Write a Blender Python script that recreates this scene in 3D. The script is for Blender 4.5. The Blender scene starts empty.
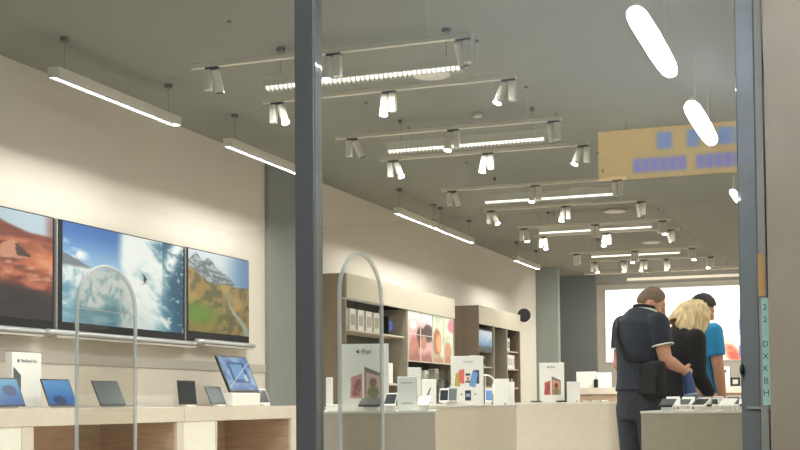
import bpy, bmesh, math, random
import numpy as np
from mathutils import Vector, Matrix, Euler, noise as mnoise

random.seed(7)
SC = bpy.context.scene
COL = SC.collection
PI = math.pi

# ------------------------------------------------------------------ materials
def lin(c):
    return tuple((x / 12.92 if x <= 0.04045 else ((x + 0.055) / 1.055) ** 2.4) for x in c)
def rgb(r, g, b):
    return lin((r / 255, g / 255, b / 255)) + (1,)

MATS = {}
def mat(name, col, rough=0.5, metal=0.0, var=0.06, scale=12.0, bump=0.0, coat=0.0, spec=0.5, stretch=None):
    """Principled surface with a procedural noise variation of its colour."""
    m = bpy.data.materials.new(name); m.use_nodes = True
    nt = m.node_tree; b = nt.nodes['Principled BSDF']
    b.inputs['Roughness'].default_value = rough
    b.inputs['Metallic'].default_value = metal
    b.inputs['Specular IOR Level'].default_value = spec
    b.inputs['Coat Weight'].default_value = coat
    b.inputs['Coat Roughness'].default_value = 0.02
    tc = nt.nodes.new('ShaderNodeTexCoord')
    src = tc.outputs['Object']
    if stretch:
        mp = nt.nodes.new('ShaderNodeMapping'); mp.inputs['Scale'].default_value = stretch
        nt.links.new(src, mp.inputs['Vector']); src = mp.outputs['Vector']
    nz = nt.nodes.new('ShaderNodeTexNoise'); nz.inputs['Scale'].default_value = scale; nz.inputs['Detail'].default_value = 5
    nt.links.new(src, nz.inputs['Vector'])
    cr = nt.nodes.new('ShaderNodeValToRGB')
    lo = tuple(max(0, x * (1 - var)) for x in col[:3]) + (1,)
    hi = tuple(min(1, x * (1 + var)) for x in col[:3]) + (1,)
    cr.color_ramp.elements[0].position = 0.3; cr.color_ramp.elements[0].color = lo
    cr.color_ramp.elements[1].position = 0.7; cr.color_ramp.elements[1].color = hi
    nt.links.new(nz.outputs['Fac'], cr.inputs['Fac'])
    nt.links.new(cr.outputs['Color'], b.inputs['Base Color'])
    if bump:
        bp = nt.nodes.new('ShaderNodeBump'); bp.inputs['Strength'].default_value = bump; bp.inputs['Distance'].default_value = 0.01
        nt.links.new(nz.outputs['Fac'], bp.inputs['Height']); nt.links.new(bp.outputs['Normal'], b.inputs['Normal'])
    MATS[name] = m
    return m

def emit(name, col, strength):
    m = bpy.data.materials.new(name); m.use_nodes = True
    nt = m.node_tree; nt.nodes.clear()
    e = nt.nodes.new('ShaderNodeEmission'); o = nt.nodes.new('ShaderNodeOutputMaterial')
    e.inputs['Color'].default_value = col; e.inputs['Strength'].default_value = strength
    nt.links.new(e.outputs[0], o.inputs[0])
    return m

def clear(name, tint, fac, rough=0.0):
    m = bpy.data.materials.new(name); m.use_nodes = True
    nt = m.node_tree; nt.nodes.clear()
    t = nt.nodes.new('ShaderNodeBsdfTransparent'); t.inputs[0].default_value = tint
    g = nt.nodes.new('ShaderNodeBsdfGlossy'); g.inputs['Roughness'].default_value = rough
    mx = nt.nodes.new('ShaderNodeMixShader'); mx.inputs[0].default_value = fac
    o = nt.nodes.new('ShaderNodeOutputMaterial')
    nt.links.new(t.outputs[0], mx.inputs[1]); nt.links.new(g.outputs[0], mx.inputs[2]); nt.links.new(mx.outputs[0], o.inputs[0])
    return m

def printed(name, emission=0.0, rough=0.45, dark=False):
    """Surface that shows the colour attribute 'ink' (a printed or displayed picture)."""
    m = bpy.data.materials.new(name); m.use_nodes = True
    nt = m.node_tree; b = nt.nodes['Principled BSDF']
    a = nt.nodes.new('ShaderNodeAttribute'); a.attribute_name = 'ink'
    if dark: b.inputs['Base Color'].default_value = (.02, .02, .02, 1)
    else: nt.links.new(a.outputs['Color'], b.inputs['Base Color'])
    b.inputs['Roughness'].default_value = rough
    if dark: b.inputs['Specular IOR Level'].default_value = .12
    if emission:
        nt.links.new(a.outputs['Color'], b.inputs['Emission Color']); b.inputs['Emission Strength'].default_value = emission
    return m

M = dict(
    wall=mat('wall_paint', rgb(208, 200, 187), 0.85, var=0.02, scale=3),
    ceil=mat('ceiling_paint', rgb(124, 122, 110), 0.9, var=0.03, scale=4),
    floor=mat('floor_tile', rgb(214, 210, 202), 0.5, var=0.05, scale=2),
    greypaint=mat('grey_paint', rgb(130, 134, 128), 0.8, var=0.03, scale=5),
    darkpaint=mat('dark_grey_paint', rgb(88, 90, 86), 0.8, var=0.04, scale=5),
    stripgrey=mat('grey_strip', rgb(176, 170, 160), 0.7, var=0.02),
    alu_dark=mat('dark_anodised', rgb(72, 69, 64), 0.4, 0.0, var=0.05, scale=30, coat=0.15),
    alu_blue=mat('grey_anodised', rgb(92, 92, 84), 0.4, 0.0, var=0.05, scale=30, coat=0.4),
    alu_light=mat('pale_anodised', rgb(140, 132, 120), 0.5, 0.1, var=0.05, scale=30),
    taupe=mat('taupe_cladding', rgb(108, 92, 70), 0.55, var=0.08, scale=3, coat=0.2),
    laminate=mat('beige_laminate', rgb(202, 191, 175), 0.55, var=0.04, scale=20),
    laminate_lit=mat('lit_laminate', rgb(240, 228, 206), 0.55, var=0.03, scale=20),  # laminate made paler in place of light falling from the right
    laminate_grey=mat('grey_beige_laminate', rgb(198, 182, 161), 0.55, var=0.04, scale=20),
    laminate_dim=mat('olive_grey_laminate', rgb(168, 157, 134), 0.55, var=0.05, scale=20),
    laminate_white=mat('white_laminate', rgb(226, 221, 208), 0.5, var=0.02, scale=20),
    wood=mat('brown_wood', rgb(176, 150, 126), 0.6, var=0.16, scale=5, stretch=(1, 1, 14)),
    woodend=mat('taupe_wood', rgb(128, 112, 92), 0.6, var=0.1, scale=7, stretch=(1, 1, .15)),
    wooddark=mat('brown_taupe_wood', rgb(108, 93, 77), 0.6, var=0.1, scale=7, stretch=(1, 1, .15)),
    fascia=mat('cream_laminate', rgb(198, 188, 170), 0.6, var=0.02),
    carcass=mat('cabinet_grey', rgb(146, 138, 120), 0.65, var=0.06),
    backp=mat('cabinet_back', rgb(52, 49, 45), 0.7, var=0.06),
    white=mat('white_plastic', rgb(236, 234, 226), 0.4, var=0.01),
    whitepaper=mat('white_card', rgb(240, 238, 230), 0.6, var=0.01),
    lampwhite=mat('lamp_white', rgb(202, 199, 187), 0.5, var=0.02),
    railwhite=mat('track_white', rgb(198, 191, 174), 0.5, var=0.03),
    black=mat('black_plastic', rgb(24, 24, 25), 0.4, var=0.1),
    screenblack=mat('black_screen', rgb(50, 55, 58), 0.15, var=0.15, scale=6),
    screengrey=mat('dim_screen', rgb(96, 104, 106), 0.2, var=0.12, scale=8),
    silver=mat('silver_aluminium', rgb(196, 196, 196), 0.35, 0.6, var=0.03),
    gatetube=mat('gate_tube', rgb(196, 194, 186), 0.3, 0.0, var=0.03, coat=.3),
    chrome=mat('chrome_tube', rgb(200, 200, 195), 0.18, 1.0, var=0.03),
    discblack=mat('disc_black', rgb(30, 29, 29), 0.9, var=0.05),
    skin=mat('skin', rgb(198, 146, 118), 0.55, var=0.06, scale=25),
    navy=mat('navy_cotton', rgb(34, 39, 52), 0.85, var=0.15, scale=18, bump=0.2),
    jeans=mat('dark_denim', rgb(46, 50, 58), 0.9, var=0.2, scale=30, bump=0.2),
    blackcloth=mat('black_cloth', rgb(20, 19, 21), 0.9, var=0.2, scale=25, bump=0.2),
    bluecloth=mat('bright_blue_cotton', rgb(38, 140, 196), 0.85, var=0.08, scale=14, bump=0.2),
    whitecloth=mat('white_trim', rgb(214, 214, 210), 0.8, var=0.04),
    hair_grey=mat('cropped_hair', rgb(112, 92, 74), 0.8, var=0.25, scale=60, bump=0.3),
    hair_blonde=mat('blonde_hair', rgb(214, 190, 144), 0.55, var=0.35, scale=16, bump=0.5, stretch=(3, 3, .5)),
    hair_dark=mat('dark_hair', rgb(44, 36, 30), 0.7, var=0.25, scale=60, bump=0.3),
    eye=mat('eye_white', rgb(225, 222, 216), 0.3, var=0.02),
    iris=mat('iris_brown', rgb(58, 42, 30), 0.3, var=0.1),
    lips=mat('lips', rgb(168, 98, 88), 0.5, var=0.05),
    bottleblue=mat('bottle_blue', rgb(56, 78, 124), 0.3, var=0.1),
    bottleband=mat('bottle_band', rgb(150, 176, 210), 0.4, var=0.05),
    shoe=mat('dark_leather', rgb(40, 36, 34), 0.5, var=0.1),
    stickergreen=mat('sticker_green', rgb(172, 204, 178), 0.6, var=0.03),
    stickerorange=mat('sticker_orange', rgb(190, 140, 70), 0.6, var=0.05),
    stickerink=mat('sticker_ink', rgb(40, 78, 72), 0.6, var=0.05),
    ink=mat('dark_ink', rgb(70, 70, 72), 0.6, var=0.05),
    corrceil=mat('corridor_ceiling', rgb(226, 234, 236), 0.9, var=0.02),
    corrwall=mat('corridor_wall', rgb(70, 64, 56), 0.8, var=0.1, scale=2),
)
M['print'] = printed('printed_picture')
M['backlit'] = printed('backlit_picture', emission=1.6)
M['screen'] = printed('lit_screen', emission=0.85, rough=0.25, dark=True)
M['gatetube'] = clear('gate_acrylic_tube', (0.9, 0.9, 0.87, 1), 0.0)
_nt = M['gatetube'].node_tree; _d = _nt.nodes.new('ShaderNodeBsdfDiffuse'); _d.inputs[0].default_value = (.8, .79, .76, 1)
_mx = [n for n in _nt.nodes if n.type == 'MIX_SHADER'][0]; _mx.inputs[0].default_value = .5; _nt.links.new(_d.outputs[0], _mx.inputs[2])
M['glass'] = clear('shop_glass', (0.97, 0.985, 0.97, 1), 0.075)
M['acrylic'] = clear('clear_acrylic', (0.88, 0.88, 0.86, 1), 0.035, 0.02)
M['strip_dim'] = emit('wall_lamp_diffuser', rgb(250, 226, 205), 0.75)
M['strip_on'] = emit('louvre_lamp_tube', rgb(255, 252, 240), 3.2)
M['lens_on'] = emit('lit_lens', rgb(255, 252, 244), 18)
M['lens_off'] = mat('dark_lens', rgb(80, 78, 72), 0.2)
M['corrlamp'] = emit('corridor_tube', rgb(230, 242, 255), 175)

# ------------------------------------------------------------------ mesh builders
def new_bm(): return bmesh.new()

def bx(bm, x0, x1, y0, y1, z0, z1, bev=0.0):
    r = bmesh.ops.create_cube(bm, size=1.0)
    vs = r['verts']
    for v in vs:
        v.co = Vector((x0 + (v.co.x + .5) * (x1 - x0), y0 + (v.co.y + .5) * (y1 - y0), z0 + (v.co.z + .5) * (z1 - z0)))
    if bev:
        es = list({e for v in vs for e in v.link_edges})
        bmesh.ops.bevel(bm, geom=es, offset=bev, segments=2, affect='EDGES', profile=0.5)

def loft(bm, pts, rad, side=(1, 0, 0), n=16, cap=True, closed=False):
    pts = [Vector(p) for p in pts]
    rings = []
    N = len(pts)
    for i, p in enumerate(pts):
        if closed:
            t = (pts[(i + 1) % N] - pts[i - 1]).normalized()
        else:
            t = (pts[min(i + 1, N - 1)] - pts[max(i - 1, 0)]).normalized()
        s = Vector(side); s = s - t * s.dot(t)
        if s.length < 1e-4:
            s = Vector((0, 1, 0)); s = s - t * s.dot(t)
        s.normalize(); u = t.cross(s)
        r = rad[i] if isinstance(rad, (list, tuple)) and isinstance(rad[0], (list, tuple)) else ((rad[i], rad[i]) if isinstance(rad, (list, tuple)) else (rad, rad))
        rings.append([bm.verts.new(p + s * (r[0] * math.cos(2 * PI * k / n)) + u * (r[1] * math.sin(2 * PI * k / n))) for k in range(n)])
    M_ = N if closed else N - 1
    for i in range(M_):
        a, b = rings[i], rings[(i + 1) % N]
        for k in range(n):
            bm.faces.new((a[k], a[(k + 1) % n], b[(k + 1) % n], b[k]))
    if cap and not closed:
        bm.faces.new(list(reversed(rings[0]))); bm.faces.new(rings[-1])

def cyl(bm, a, b, r, n=16): loft(bm, [a, b], r, n=n)

def ball(bm, c, r, seg=16, rings=10, rot=None):
    rr = bmesh.ops.create_uvsphere(bm, u_segments=seg, v_segments=rings, radius=1.0)
    for v in rr['verts']:
        p = Vector((v.co.x * r[0], v.co.y * r[1], v.co.z * r[2]))
        if rot: p = rot @ p
        v.co = p + Vector(c)

def prism(bm, poly, origin, ux, uy, depth):
    """extrude a 2-D outline lying in the plane (ux, uy) along its normal."""
    o = Vector(origin); ux = Vector(ux); uy = Vector(uy); n = ux.cross(uy).normalized() * depth
    a = [bm.verts.new(o + ux * p[0] + uy * p[1]) for p in poly]
    b = [bm.verts.new(o + ux * p[0] + uy * p[1] + n) for p in poly]
    bm.faces.new(list(reversed(a))); bm.faces.new(b)
    for i in range(len(poly)):
        j = (i + 1) % len(poly)
        bm.faces.new((a[i], a[j], b[j], b[i]))

def obj(name, bm, m, parent=None, smooth=False):
    bmesh.ops.recalc_face_normals(bm, faces=bm.faces)
    me = bpy.data.meshes.new(name); bm.to_mesh(me); bm.free()
    if m is not None: me.materials.append(m)
    if smooth:
        for p in me.polygons: p.use_smooth = True
    o = bpy.data.objects.new(name, me); COL.objects.link(o)
    if parent is not None: o.parent = parent
    return o

def box(name, dims, m, parent=None, bev=0.0):
    bm = new_bm(); bx(bm, *dims, bev=bev); return obj(name, bm, m, parent)

def thing(name, label, cat, loc=(0, 0, 0), rotz=0.0, group=None):
    o = bpy.data.objects.new(name, None); COL.objects.link(o)
    o.empty_display_size = 0.1
    o.location = loc; o.rotation_euler = (0, 0, rotz)
    o['label'] = label; o['category'] = cat
    if group: o['group'] = group
    return o

def tag(o, label, cat, group=None):
    o['label'] = label; o['category'] = cat
    if group: o['group'] = group
    return o

def struct(o):
    o['kind'] = 'structure'; return o

def dup(root, loc, label, rotz=None):
    r = root.copy(); COL.objects.link(r); r.location = loc; r['label'] = label
    if rotz is not None: r.rotation_euler = (0, 0, rotz)
    for ch in root.children:
        c = ch.copy(); COL.objects.link(c); c.parent = r
        for g in ch.children:
            d = g.copy(); COL.objects.link(d); d.parent = c
    return r

def picture(name, paint, nx, ny, origin, ux, uy, m, parent, tone=1.0):
    """a flat printed sheet: grid whose colour attribute 'ink' holds the printed design; paint(U,V) -> rgb 0..1 sRGB"""
    o = Vector(origin); ux = Vector(ux); uy = Vector(uy)
    u = np.linspace(0, 1, nx + 1); v = np.linspace(0, 1, ny + 1)
    U, V = np.meshgrid(u, v)
    C = np.clip(paint(U, V) * tone, 0, 1)
    L = np.where(C <= 0.04045, C / 12.92, ((C + 0.055) / 1.055) ** 2.4)
    P = np.array(o)[None, None] + U[..., None] * np.array(ux) + V[..., None] * np.array(uy)
    vs = [tuple(p) for p in P.reshape(-1, 3)]
    w = nx + 1
    fs = [(j * w + i, j * w + i + 1, (j + 1) * w + i + 1, (j + 1) * w + i) for j in range(ny) for i in range(nx)]
    me = bpy.data.meshes.new(name); me.from_pydata(vs, [], fs)
    at = me.color_attributes.new('ink', 'FLOAT_COLOR', 'POINT')
    buf = np.ones((len(vs), 4), dtype=np.float32); buf[:, :3] = L.reshape(-1, 3)
    at.data.foreach_set('color', buf.ravel())
    me.materials.append(m)
    ob = bpy.data.objects.new(name, me); COL.objects.link(ob)
    if parent is not None: ob.parent = parent
    return ob

def lettering(text, size, loc, rot, m, parent, name='lettering', align='CENTER'):
    cu = bpy.data.curves.new(name, 'FONT'); cu.body = text; cu.size = size; cu.extrude = 0.0006
    cu.align_x = align; cu.align_y = 'CENTER'; cu.materials.append(m)
    tmp = bpy.data.objects.new(name + '_text', cu); COL.objects.link(tmp)
    me = bpy.data.meshes.new_from_object(tmp.evaluated_get(bpy.context.evaluated_depsgraph_get())); me.name = name
    bpy.data.objects.remove(tmp)
    o = bpy.data.objects.new(name, me); COL.objects.link(o)
    o.location = loc; o.rotation_euler = rot
    if parent is not None: o.parent = parent
    return o

def fruit_outline(h):
    """outline of a bitten apple and of its leaf, h tall"""
    pts = []
    for k in range(40):
        a = 2 * PI * k / 40
        x = 0.42 * math.cos(a) * (1 + 0.12 * math.sin(a)); y = 0.42 * math.sin(a)
        if abs(x) < 0.14: y *= 1 - 0.16 * (1 - abs(x) / 0.14)
        bxc, byc, br = 0.46, 0.08, 0.2
        d = math.hypot(x - bxc, y - byc)
        if d < br and d > 1e-6:
            x = bxc - math.sqrt(max(0, br * br - (y - byc) ** 2)); 
        pts.append((x * h, (y - 0.08) * h))
    leaf = [(0.0, 0.36), (0.03, 0.46), (0.12, 0.54), (0.17, 0.55), (0.15, 0.46), (0.08, 0.38)]
    return pts, [(x * h, y * h) for x, y in leaf]

def fruit_logo(h, origin, ux, uy, m, parent):
    bm = new_bm(); a, l = fruit_outline(h)
    prism(bm, a, origin, ux, uy, 0.0008); prism(bm, l, origin, ux, uy, 0.0008)
    return obj('logo', bm, m, parent)

# numpy noise for printed pictures
def vnoise(U, V, f, seed):
    r = np.random.RandomState(seed); g = r.rand(64, 64)
    x = U * f; y = V * f
    xi = np.floor(x).astype(int); yi = np.floor(y).astype(int)
    fx = x - xi; fy = y - yi
    fx = fx * fx * (3 - 2 * fx); fy = fy * fy * (3 - 2 * fy)
    G = lambda a, b: g[np.mod(b, 64), np.mod(a, 64)]
    return (G(xi, yi) * (1 - fx) + G(xi + 1, yi) * fx) * (1 - fy) + (G(xi, yi + 1) * (1 - fx) + G(xi + 1, yi + 1) * fx) * fy
def fbm(U, V, f, seed, o=4):
    s = 0; a = 0.5; t = 0
    for k in range(o):
        s = s + a * vnoise(U, V, f, seed + k); t += a; f *= 2; a *= 0.5
    return s / t
def sm(x, a, b):
    t = np.clip((x - a) / (b - a), 0, 1); return t * t * (3 - 2 * t)
def c3(r, g, b): return np.array([r, g, b]) / 255.0
def mix(A, B, t): return A * (1 - t[..., None]) + B * t[..., None]
def fill(U, c): return np.ones(U.shape + (3,)) * c

def poly_in(U, V, poly):
    m_ = np.zeros(U.shape, bool); n = len(poly)
    for i in range(n):
        x0, y0 = poly[i]; x1, y1 = poly[(i + 1) % n]
        c = ((y0 > V) != (y1 > V)) & (U < (x1 - x0) * (V - y0) / (y1 - y0 + 1e-9) + x0); m_ ^= c
    return m_.astype(float)

# ------------------------------------------------------------------ camera
zc = 0.95
f_, c_, yaw, pit, rol = 1252.81, 350.1, 0.355803, 0.042462, 0.00782712
cy, sy, cp, sp = math.cos(yaw), math.sin(yaw), math.cos(pit), math.sin(pit)
fw = Vector((-sy * cp, cy * cp, sp)); rt = Vector((cy, sy, 0)); dn = fw.cross(rt)
r2 = rt * math.cos(rol) + dn * math.sin(rol); d2 = dn * math.cos(rol) - rt * math.sin(rol)
cd = bpy.data.cameras.new('camera'); cam = bpy.data.objects.new('camera', cd); COL.objects.link(cam)
mw = Matrix((( r2.x, -d2.x, -fw.x, 0), (r2.y, -d2.y, -fw.y, 0), (r2.z, -d2.z, -fw.z, zc), (0, 0, 0, 1)))
cam.matrix_world = mw
cd.sensor_width = 36; cd.lens = f_ / 800 * 36; cd.shift_y = (c_ - 225) / 800
cd.clip_start = 0.05; cd.clip_end = 200
SC.camera = cam

# ------------------------------------------------------------------ the shop's shell
CZ = 3.58
XL = -6.02
struct(box('floor', (XL - .2, 0.8, 4.0, 28.3, -0.1, 0), M['floor']))
struct(box('ceiling', (XL - .2, 0.8, 4.1, 28.3, CZ, CZ + .1), M['ceil']))
struct(box('wall_left', (XL - .2, XL, 4.1, 28.0, 0, CZ), M['wall']))
struct(box('wall_right', (0.6, 0.8, 4.1, 28.0, 0, CZ), M['wall']))
struct(box('wall_back', (XL - .2, 0.8, 28.0, 28.2, 0, CZ), M['wall']))
struct(box('wall_back_left', (XL, -5.22, 25.7, 25.85, 0, CZ), M['darkpaint']))
struct(box('trim_1', (XL, XL + .05, 12.055, 13.22, 0, CZ), M['greypaint']))
struct(box('trim_2', (XL, -5.58, 23.85, 24.02, 0, CZ), M['greypaint']))
struct(box('trim_3', (XL, XL + .012, 4.2, 12.05, 1.285, 1.372), M['stripgrey']))

# shopfront: glass pane with mullions and a right-hand wall pier
win = struct(bpy.data.objects.new('window_1', None)); COL.objects.link(win); win.location = (-3.2, 4.0, 0)
def wpart(name, dims, m, bev=0.0):
    d = (dims[0] + 3.2, dims[1] + 3.2, dims[2] - 4.0, dims[3] - 4.0, dims[4], dims[5])
    return box(name, d, m, win, bev)
wpart('glass_pane', (-6.2, -1.872, 4.02, 4.03, 0.0, 3.58), M['glass'])
wpart('glass_pane', (-1.80, -0.358, 4.02, 4.03, 0.0, 3.58), M['glass'])
bm = new_bm()
bx(bm, -1.879 + 3.2, -1.803 + 3.2, 0.0, 0.06, 0, 3.58, 0.004)
obj('mullion', bm, M['alu_dark'], win)
wpart('mullion_edge', (-1.8025, -1.799, 4.002, 4.062, 0, 3.58), M['alu_blue'], 0.001)
bm = new_bm(); bx(bm, -0.362 + 3.2, -0.304 + 3.2, 0.0, 0.10, 0, 3.58, 0.004)
obj('mullion', bm, M['alu_blue'], win)
wpart('mullion_edge', (-0.304, -0.279, 3.985, 4.08, 0, 3.58), M['alu_light'], 0.003)
wpart('transom', (-0.345, -0.27, 3.988, 3.998, 0.924, 0.932), M['alu_light'])
bm = new_bm(); ball(bm, (-0.357 + 3.2, -0.012, 1.045), (0.008, 0.014, 0.02))
obj('lock_knob', bm, M['black'], win, True)
struct(box('wall_front_right', (-0.262, 0.9, 3.8, 4.3, 0, 3.6), M['taupe']))

# sticker on the door edge
st = thing('door_sticker', 'narrow pale green sticker with dark vertical writing on the door edge at right', 'sticker', (-0.282, 3.982, 1.1))
box('sticker_sheet', (-0.014, 0.014, 0.0, 0.002, -0.165, 0.165), M['stickergreen'], st)
for k, ch in enumerate(['2', '2', ':', 'D', 'X', 'K', 'B', 'H']):
    lettering(ch, 0.026, (-0.004, -0.001, 0.135 - k * 0.0375), (PI / 2, 0, 0), M['stickerink'], st)
tag(box('door_sticker', (-0.304, -0.285, 3.981, 3.983, 1.27, 1.40), M['stickerorange']), 'small orange sticker patch above the green one on the door edge', 'sticker')

# ------------------------------------------------------------------ mall corridor behind the camera (seen mirrored in the glass)
struct(box('floor_corridor', (-8, 4, -7, 4.0, -0.1, 0), M['corrwall']))
struct(box('ceiling_corridor', (-8, 4, -7, 3.98, 3.3, 3.4), M['corrceil']))
struct(box('wall_corridor', (-8, 4, -7.2, -7.0, 0, 3.3), M['corrwall']))
for y0, y1, nm in ((-4.5, -3.9, 'farthest from the glass'), (-1.56, -0.29, 'second from the glass'), (0.56, 1.84, 'nearest the glass')):
    t = thing('corridor_pendant_lamp', 'bluish-white fluorescent corridor lamp mirrored in the shop glass, ' + nm, 'ceiling light', (-1.045 if y0 > -3 else -1.13, (y0 + y1) / 2, 2.9), 0, 'corridor lamps')
    h = (y1 - y0) / 2
    bm = new_bm(); rs = .55 if y0 < -3 else 1; q_ = [(-1, .012), (-.985, .024), (-.95, .036), (-.86, .047), (-.7, .054), (-.2, .058), (.5, .058), (.8, .054), (.93, .045), (.98, .032), (1, .014)]
    loft(bm, [(0, h * a_, 0) for a_, _ in q_], [(r_ * rs, r_ * .85 * rs) for _, r_ in q_], n=20)
    obj('diffuser', bm, M['corrlamp'], t, True)
    box('housing', (-.012, .012, -h + .1, h - .1, .045, .08), M['lampwhite'], t)
    for s in (-1, 1):
        bm = new_bm(); cyl(bm, (0, s * h * .6, .08), (0, s * h * .6, .405), .008, 8); obj('stem', bm, M['lampwhite'], t)
for y, nm in ((2.5, 'nearest the glass'), (-1.0, 'second from the glass'), (-4.2, 'farthest from the glass')):  # unseen lamps added to light the wall pier and the front tables
    dup(t, (0.75, y, 2.9), 'unseen corridor lamp added in a row behind the wall pier, ' + nm)
t = thing('hanging_sign', 'orange hanging sign with blurred blue marks mirrored in the shop glass', 'sign', (-0.85, -2.4, 2.81))
def paint_sign(U, V):
    C = fill(U, c3(235, 165, 80)); C = mix(C, c3(200, 170, 95), sm(U, .0, .5) * 0.6)
    b = c3(60, 110, 225)
    def blob(C, x0, x1, y0, y1, col, k=1.0):
        m_ = sm(U, x0 - .01, x0 + .01) * (1 - sm(U, x1 - .01, x1 + .01)) * sm(V, y0 - .04, y0 + .04) * (1 - sm(V, y1 - .04, y1 + .04)) * k
        return mix(C, col, m_)
    # (u runs from the right end, as the glass mirrors it)
    for x0, x1 in ((.20, .25), (.30, .34), (.40, .45), (.455, .53), (.57, .66), (.70, .78)): C = blob(C, 1 - x1, 1 - x0, .56, .9, c3(50, 130, 220))
    for k in range(26):
        x0 = .12 + k * .03
        if k == 6: continue
        C = blob(C, 1 - x0 - .026, 1 - x0, .12, .40, c3(70, 90, 235))
    return C
sgn_w, sgn_h = 2.46, 0.42
box('sign_box', (-sgn_w / 2, sgn_w / 2, -0.10, -0.002, 0, sgn_h), M['railwhite'], t)
M['signlit'] = printed('lit_sign', emission=1.9)
# faces +Y (towards the shop): u must run from +X to -X
picture('sign_face', paint_sign, 160, 24, (sgn_w / 2, 0.0, 0), (-sgn_w, 0, 0), (0, 0, sgn_h), M['signlit'], t)
for s in (-1, 1):
    bm = new_bm(); cyl(bm, (s, -.05, sgn_h), (s, -.05, .49), .006, 8); obj('hanger', bm, M['black'], t)

# ------------------------------------------------------------------ wall displays: laptop-shaped pictures on the left wall
def paint_wave(U, V):
    n1 = fbm(U, V, 6, 11); n2 = fbm(U, V, 18, 23); n3 = fbm(U * 1.0, V * .45, 34, 31)
    sky = mix(fill(U, c3(150, 190, 226)), fill(U, c3(52, 104, 178)), sm(V, .55, 1.0))
    cl = sm(n1, .52, .7) * (1 - sm(U, .12, .22)) * sm(V, .62, .68) * (1 - sm(V, .8, .86))
    sky = mix(sky, c3(244, 246, 248), cl)
    mt = (V < .70 - U * .55 + .02 * (n2 - .5)) & (U < .24)
    C = mix(sky, c3(116, 122, 132), mt.astype(float))
    # white water at the left below the horizon line
    fl = 1 - sm(V - .57 - .03 * (n1 - .5), -.02, .02)
    water = mix(fill(U, c3(222, 230, 236)), fill(U, c3(120, 168, 186)), sm(n3, .42, .74) * .7)
    water = mix(water, c3(88, 146, 172), sm(fbm(U, V * 1.6, 5, 77), .42, .78) * (1 - sm(V, .34, .44)) * (1 - sm(U, .38, .5)))
    C = mix(C, water, fl)
    # spray curtain
    edge = .47 + .05 * np.sin(V * 5 + .6) + .05 * (n1 - .5)
    curtain = sm(U, edge - .03, edge + .05)
    soft = fbm(U + .3 * V, V * 1.2, 7, 83); streak = fbm(U * 1.6 + V * .9, V * .8, 12, 87)
    blue = mix(fill(U, c3(120, 176, 196)), fill(U, c3(24, 76, 106)), sm(U + .12 * V, .70, 1.02))
    amt = sm(U - .20 * V * (U < .8) + .55 * (soft - .5) + .4 * (streak - .5), .52, .86)
    curt = mix(fill(U, c3(238, 244, 246)), blue, amt)
    band = np.exp(-((U - .62 - .33 * V) / .06) ** 2) * sm(V, .2, .5); curt = mix(curt, c3(240, 245, 247), np.clip(band * 1.1, 0, 1) * sm(soft, .35, .6))
    curt = mix(curt, c3(214, 230, 236), sm(fbm(U, V, 22, 57), .62, .72) * sm(U, .74, .84) * .8)
    low = 1 - sm(V, .02, .36); curt = mix(curt, c3(208, 222, 228), low * (1 - sm(U, .62, .82)) * .85)
    C = mix(C, curt, curtain)
    # the small surfer
    d = ((U - .645) / .010) ** 2 + ((V - .55) / .045) ** 2
    C = mix(C, c3(40, 30, 30), (d < 1).astype(float))
    d = np.abs((V - .575) + (U - .645) * 1.4); C = mix(C, c3(40, 30, 30), ((d < .012) & (np.abs(U - .645) < .022)).astype(float))
    d = np.abs((V - .505) - (U - .645) * .6); C = mix(C, c3(210, 190, 180), ((d < .010) & (np.abs(U - .645) < .020)).astype(float))
    return C
def paint_canyon(U, V):
    n1 = fbm(U, V, 5, 3); n2 = fbm(U, V * 2.4, 14, 9); n3 = fbm(U * .5 + V * .6, V * 1.5 - U * .5, 16, 15)
    C = mix(fill(U, c3(112, 54, 42)), fill(U, c3(186, 108, 78)), sm(n3, .36, .66))
    C = mix(C, c3(222, 132, 88), sm(U, .66, .98) * np.exp(-((V - .60 + .3 * (U - .8)) / .12) ** 2))
    C = mix(C, c3(206, 158, 130), sm(n2, .5, .68) * sm(V, .32, .40) * (1 - sm(V, .58, .66)) * .7)
    up = sm(V - .74 - .1 * (n1 - .5), -.02, .04); C = mix(C, mix(fill(U, c3(96, 38, 32)), fill(U, c3(146, 72, 52)), n2), up)
    W_ = .02 * (n2 - .5); C = mix(C, c3(198, 142, 114), poly_in(U + W_, V + W_, [(.62, .57), (.68, .68), (.745, .73), (.80, .62), (.84, .57), (.74, .555)]) * .9)
    C = mix(C, c3(52, 34, 34), poly_in(U + W_, V + W_, [(.765, .58), (.755, .70), (.82, .64), (.86, .575)]) * .85)
    sky = sm(V - .93 + .12 * sm(U, .5, .9) - .06 * (n1 - .5), -.015, .015) * (1 - sm(U, .92, 1.0) * .6); C = mix(C, c3(176, 196, 210), sky)
    lo = 1 - sm(V - .32 - .05 * (n1 - .5) + .16 * (U - .7), -.05, .03); C = mix(C, mix(fill(U, c3(36, 32, 38)), fill(U, c3(66, 54, 54)), n2), lo)
    return C
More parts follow.
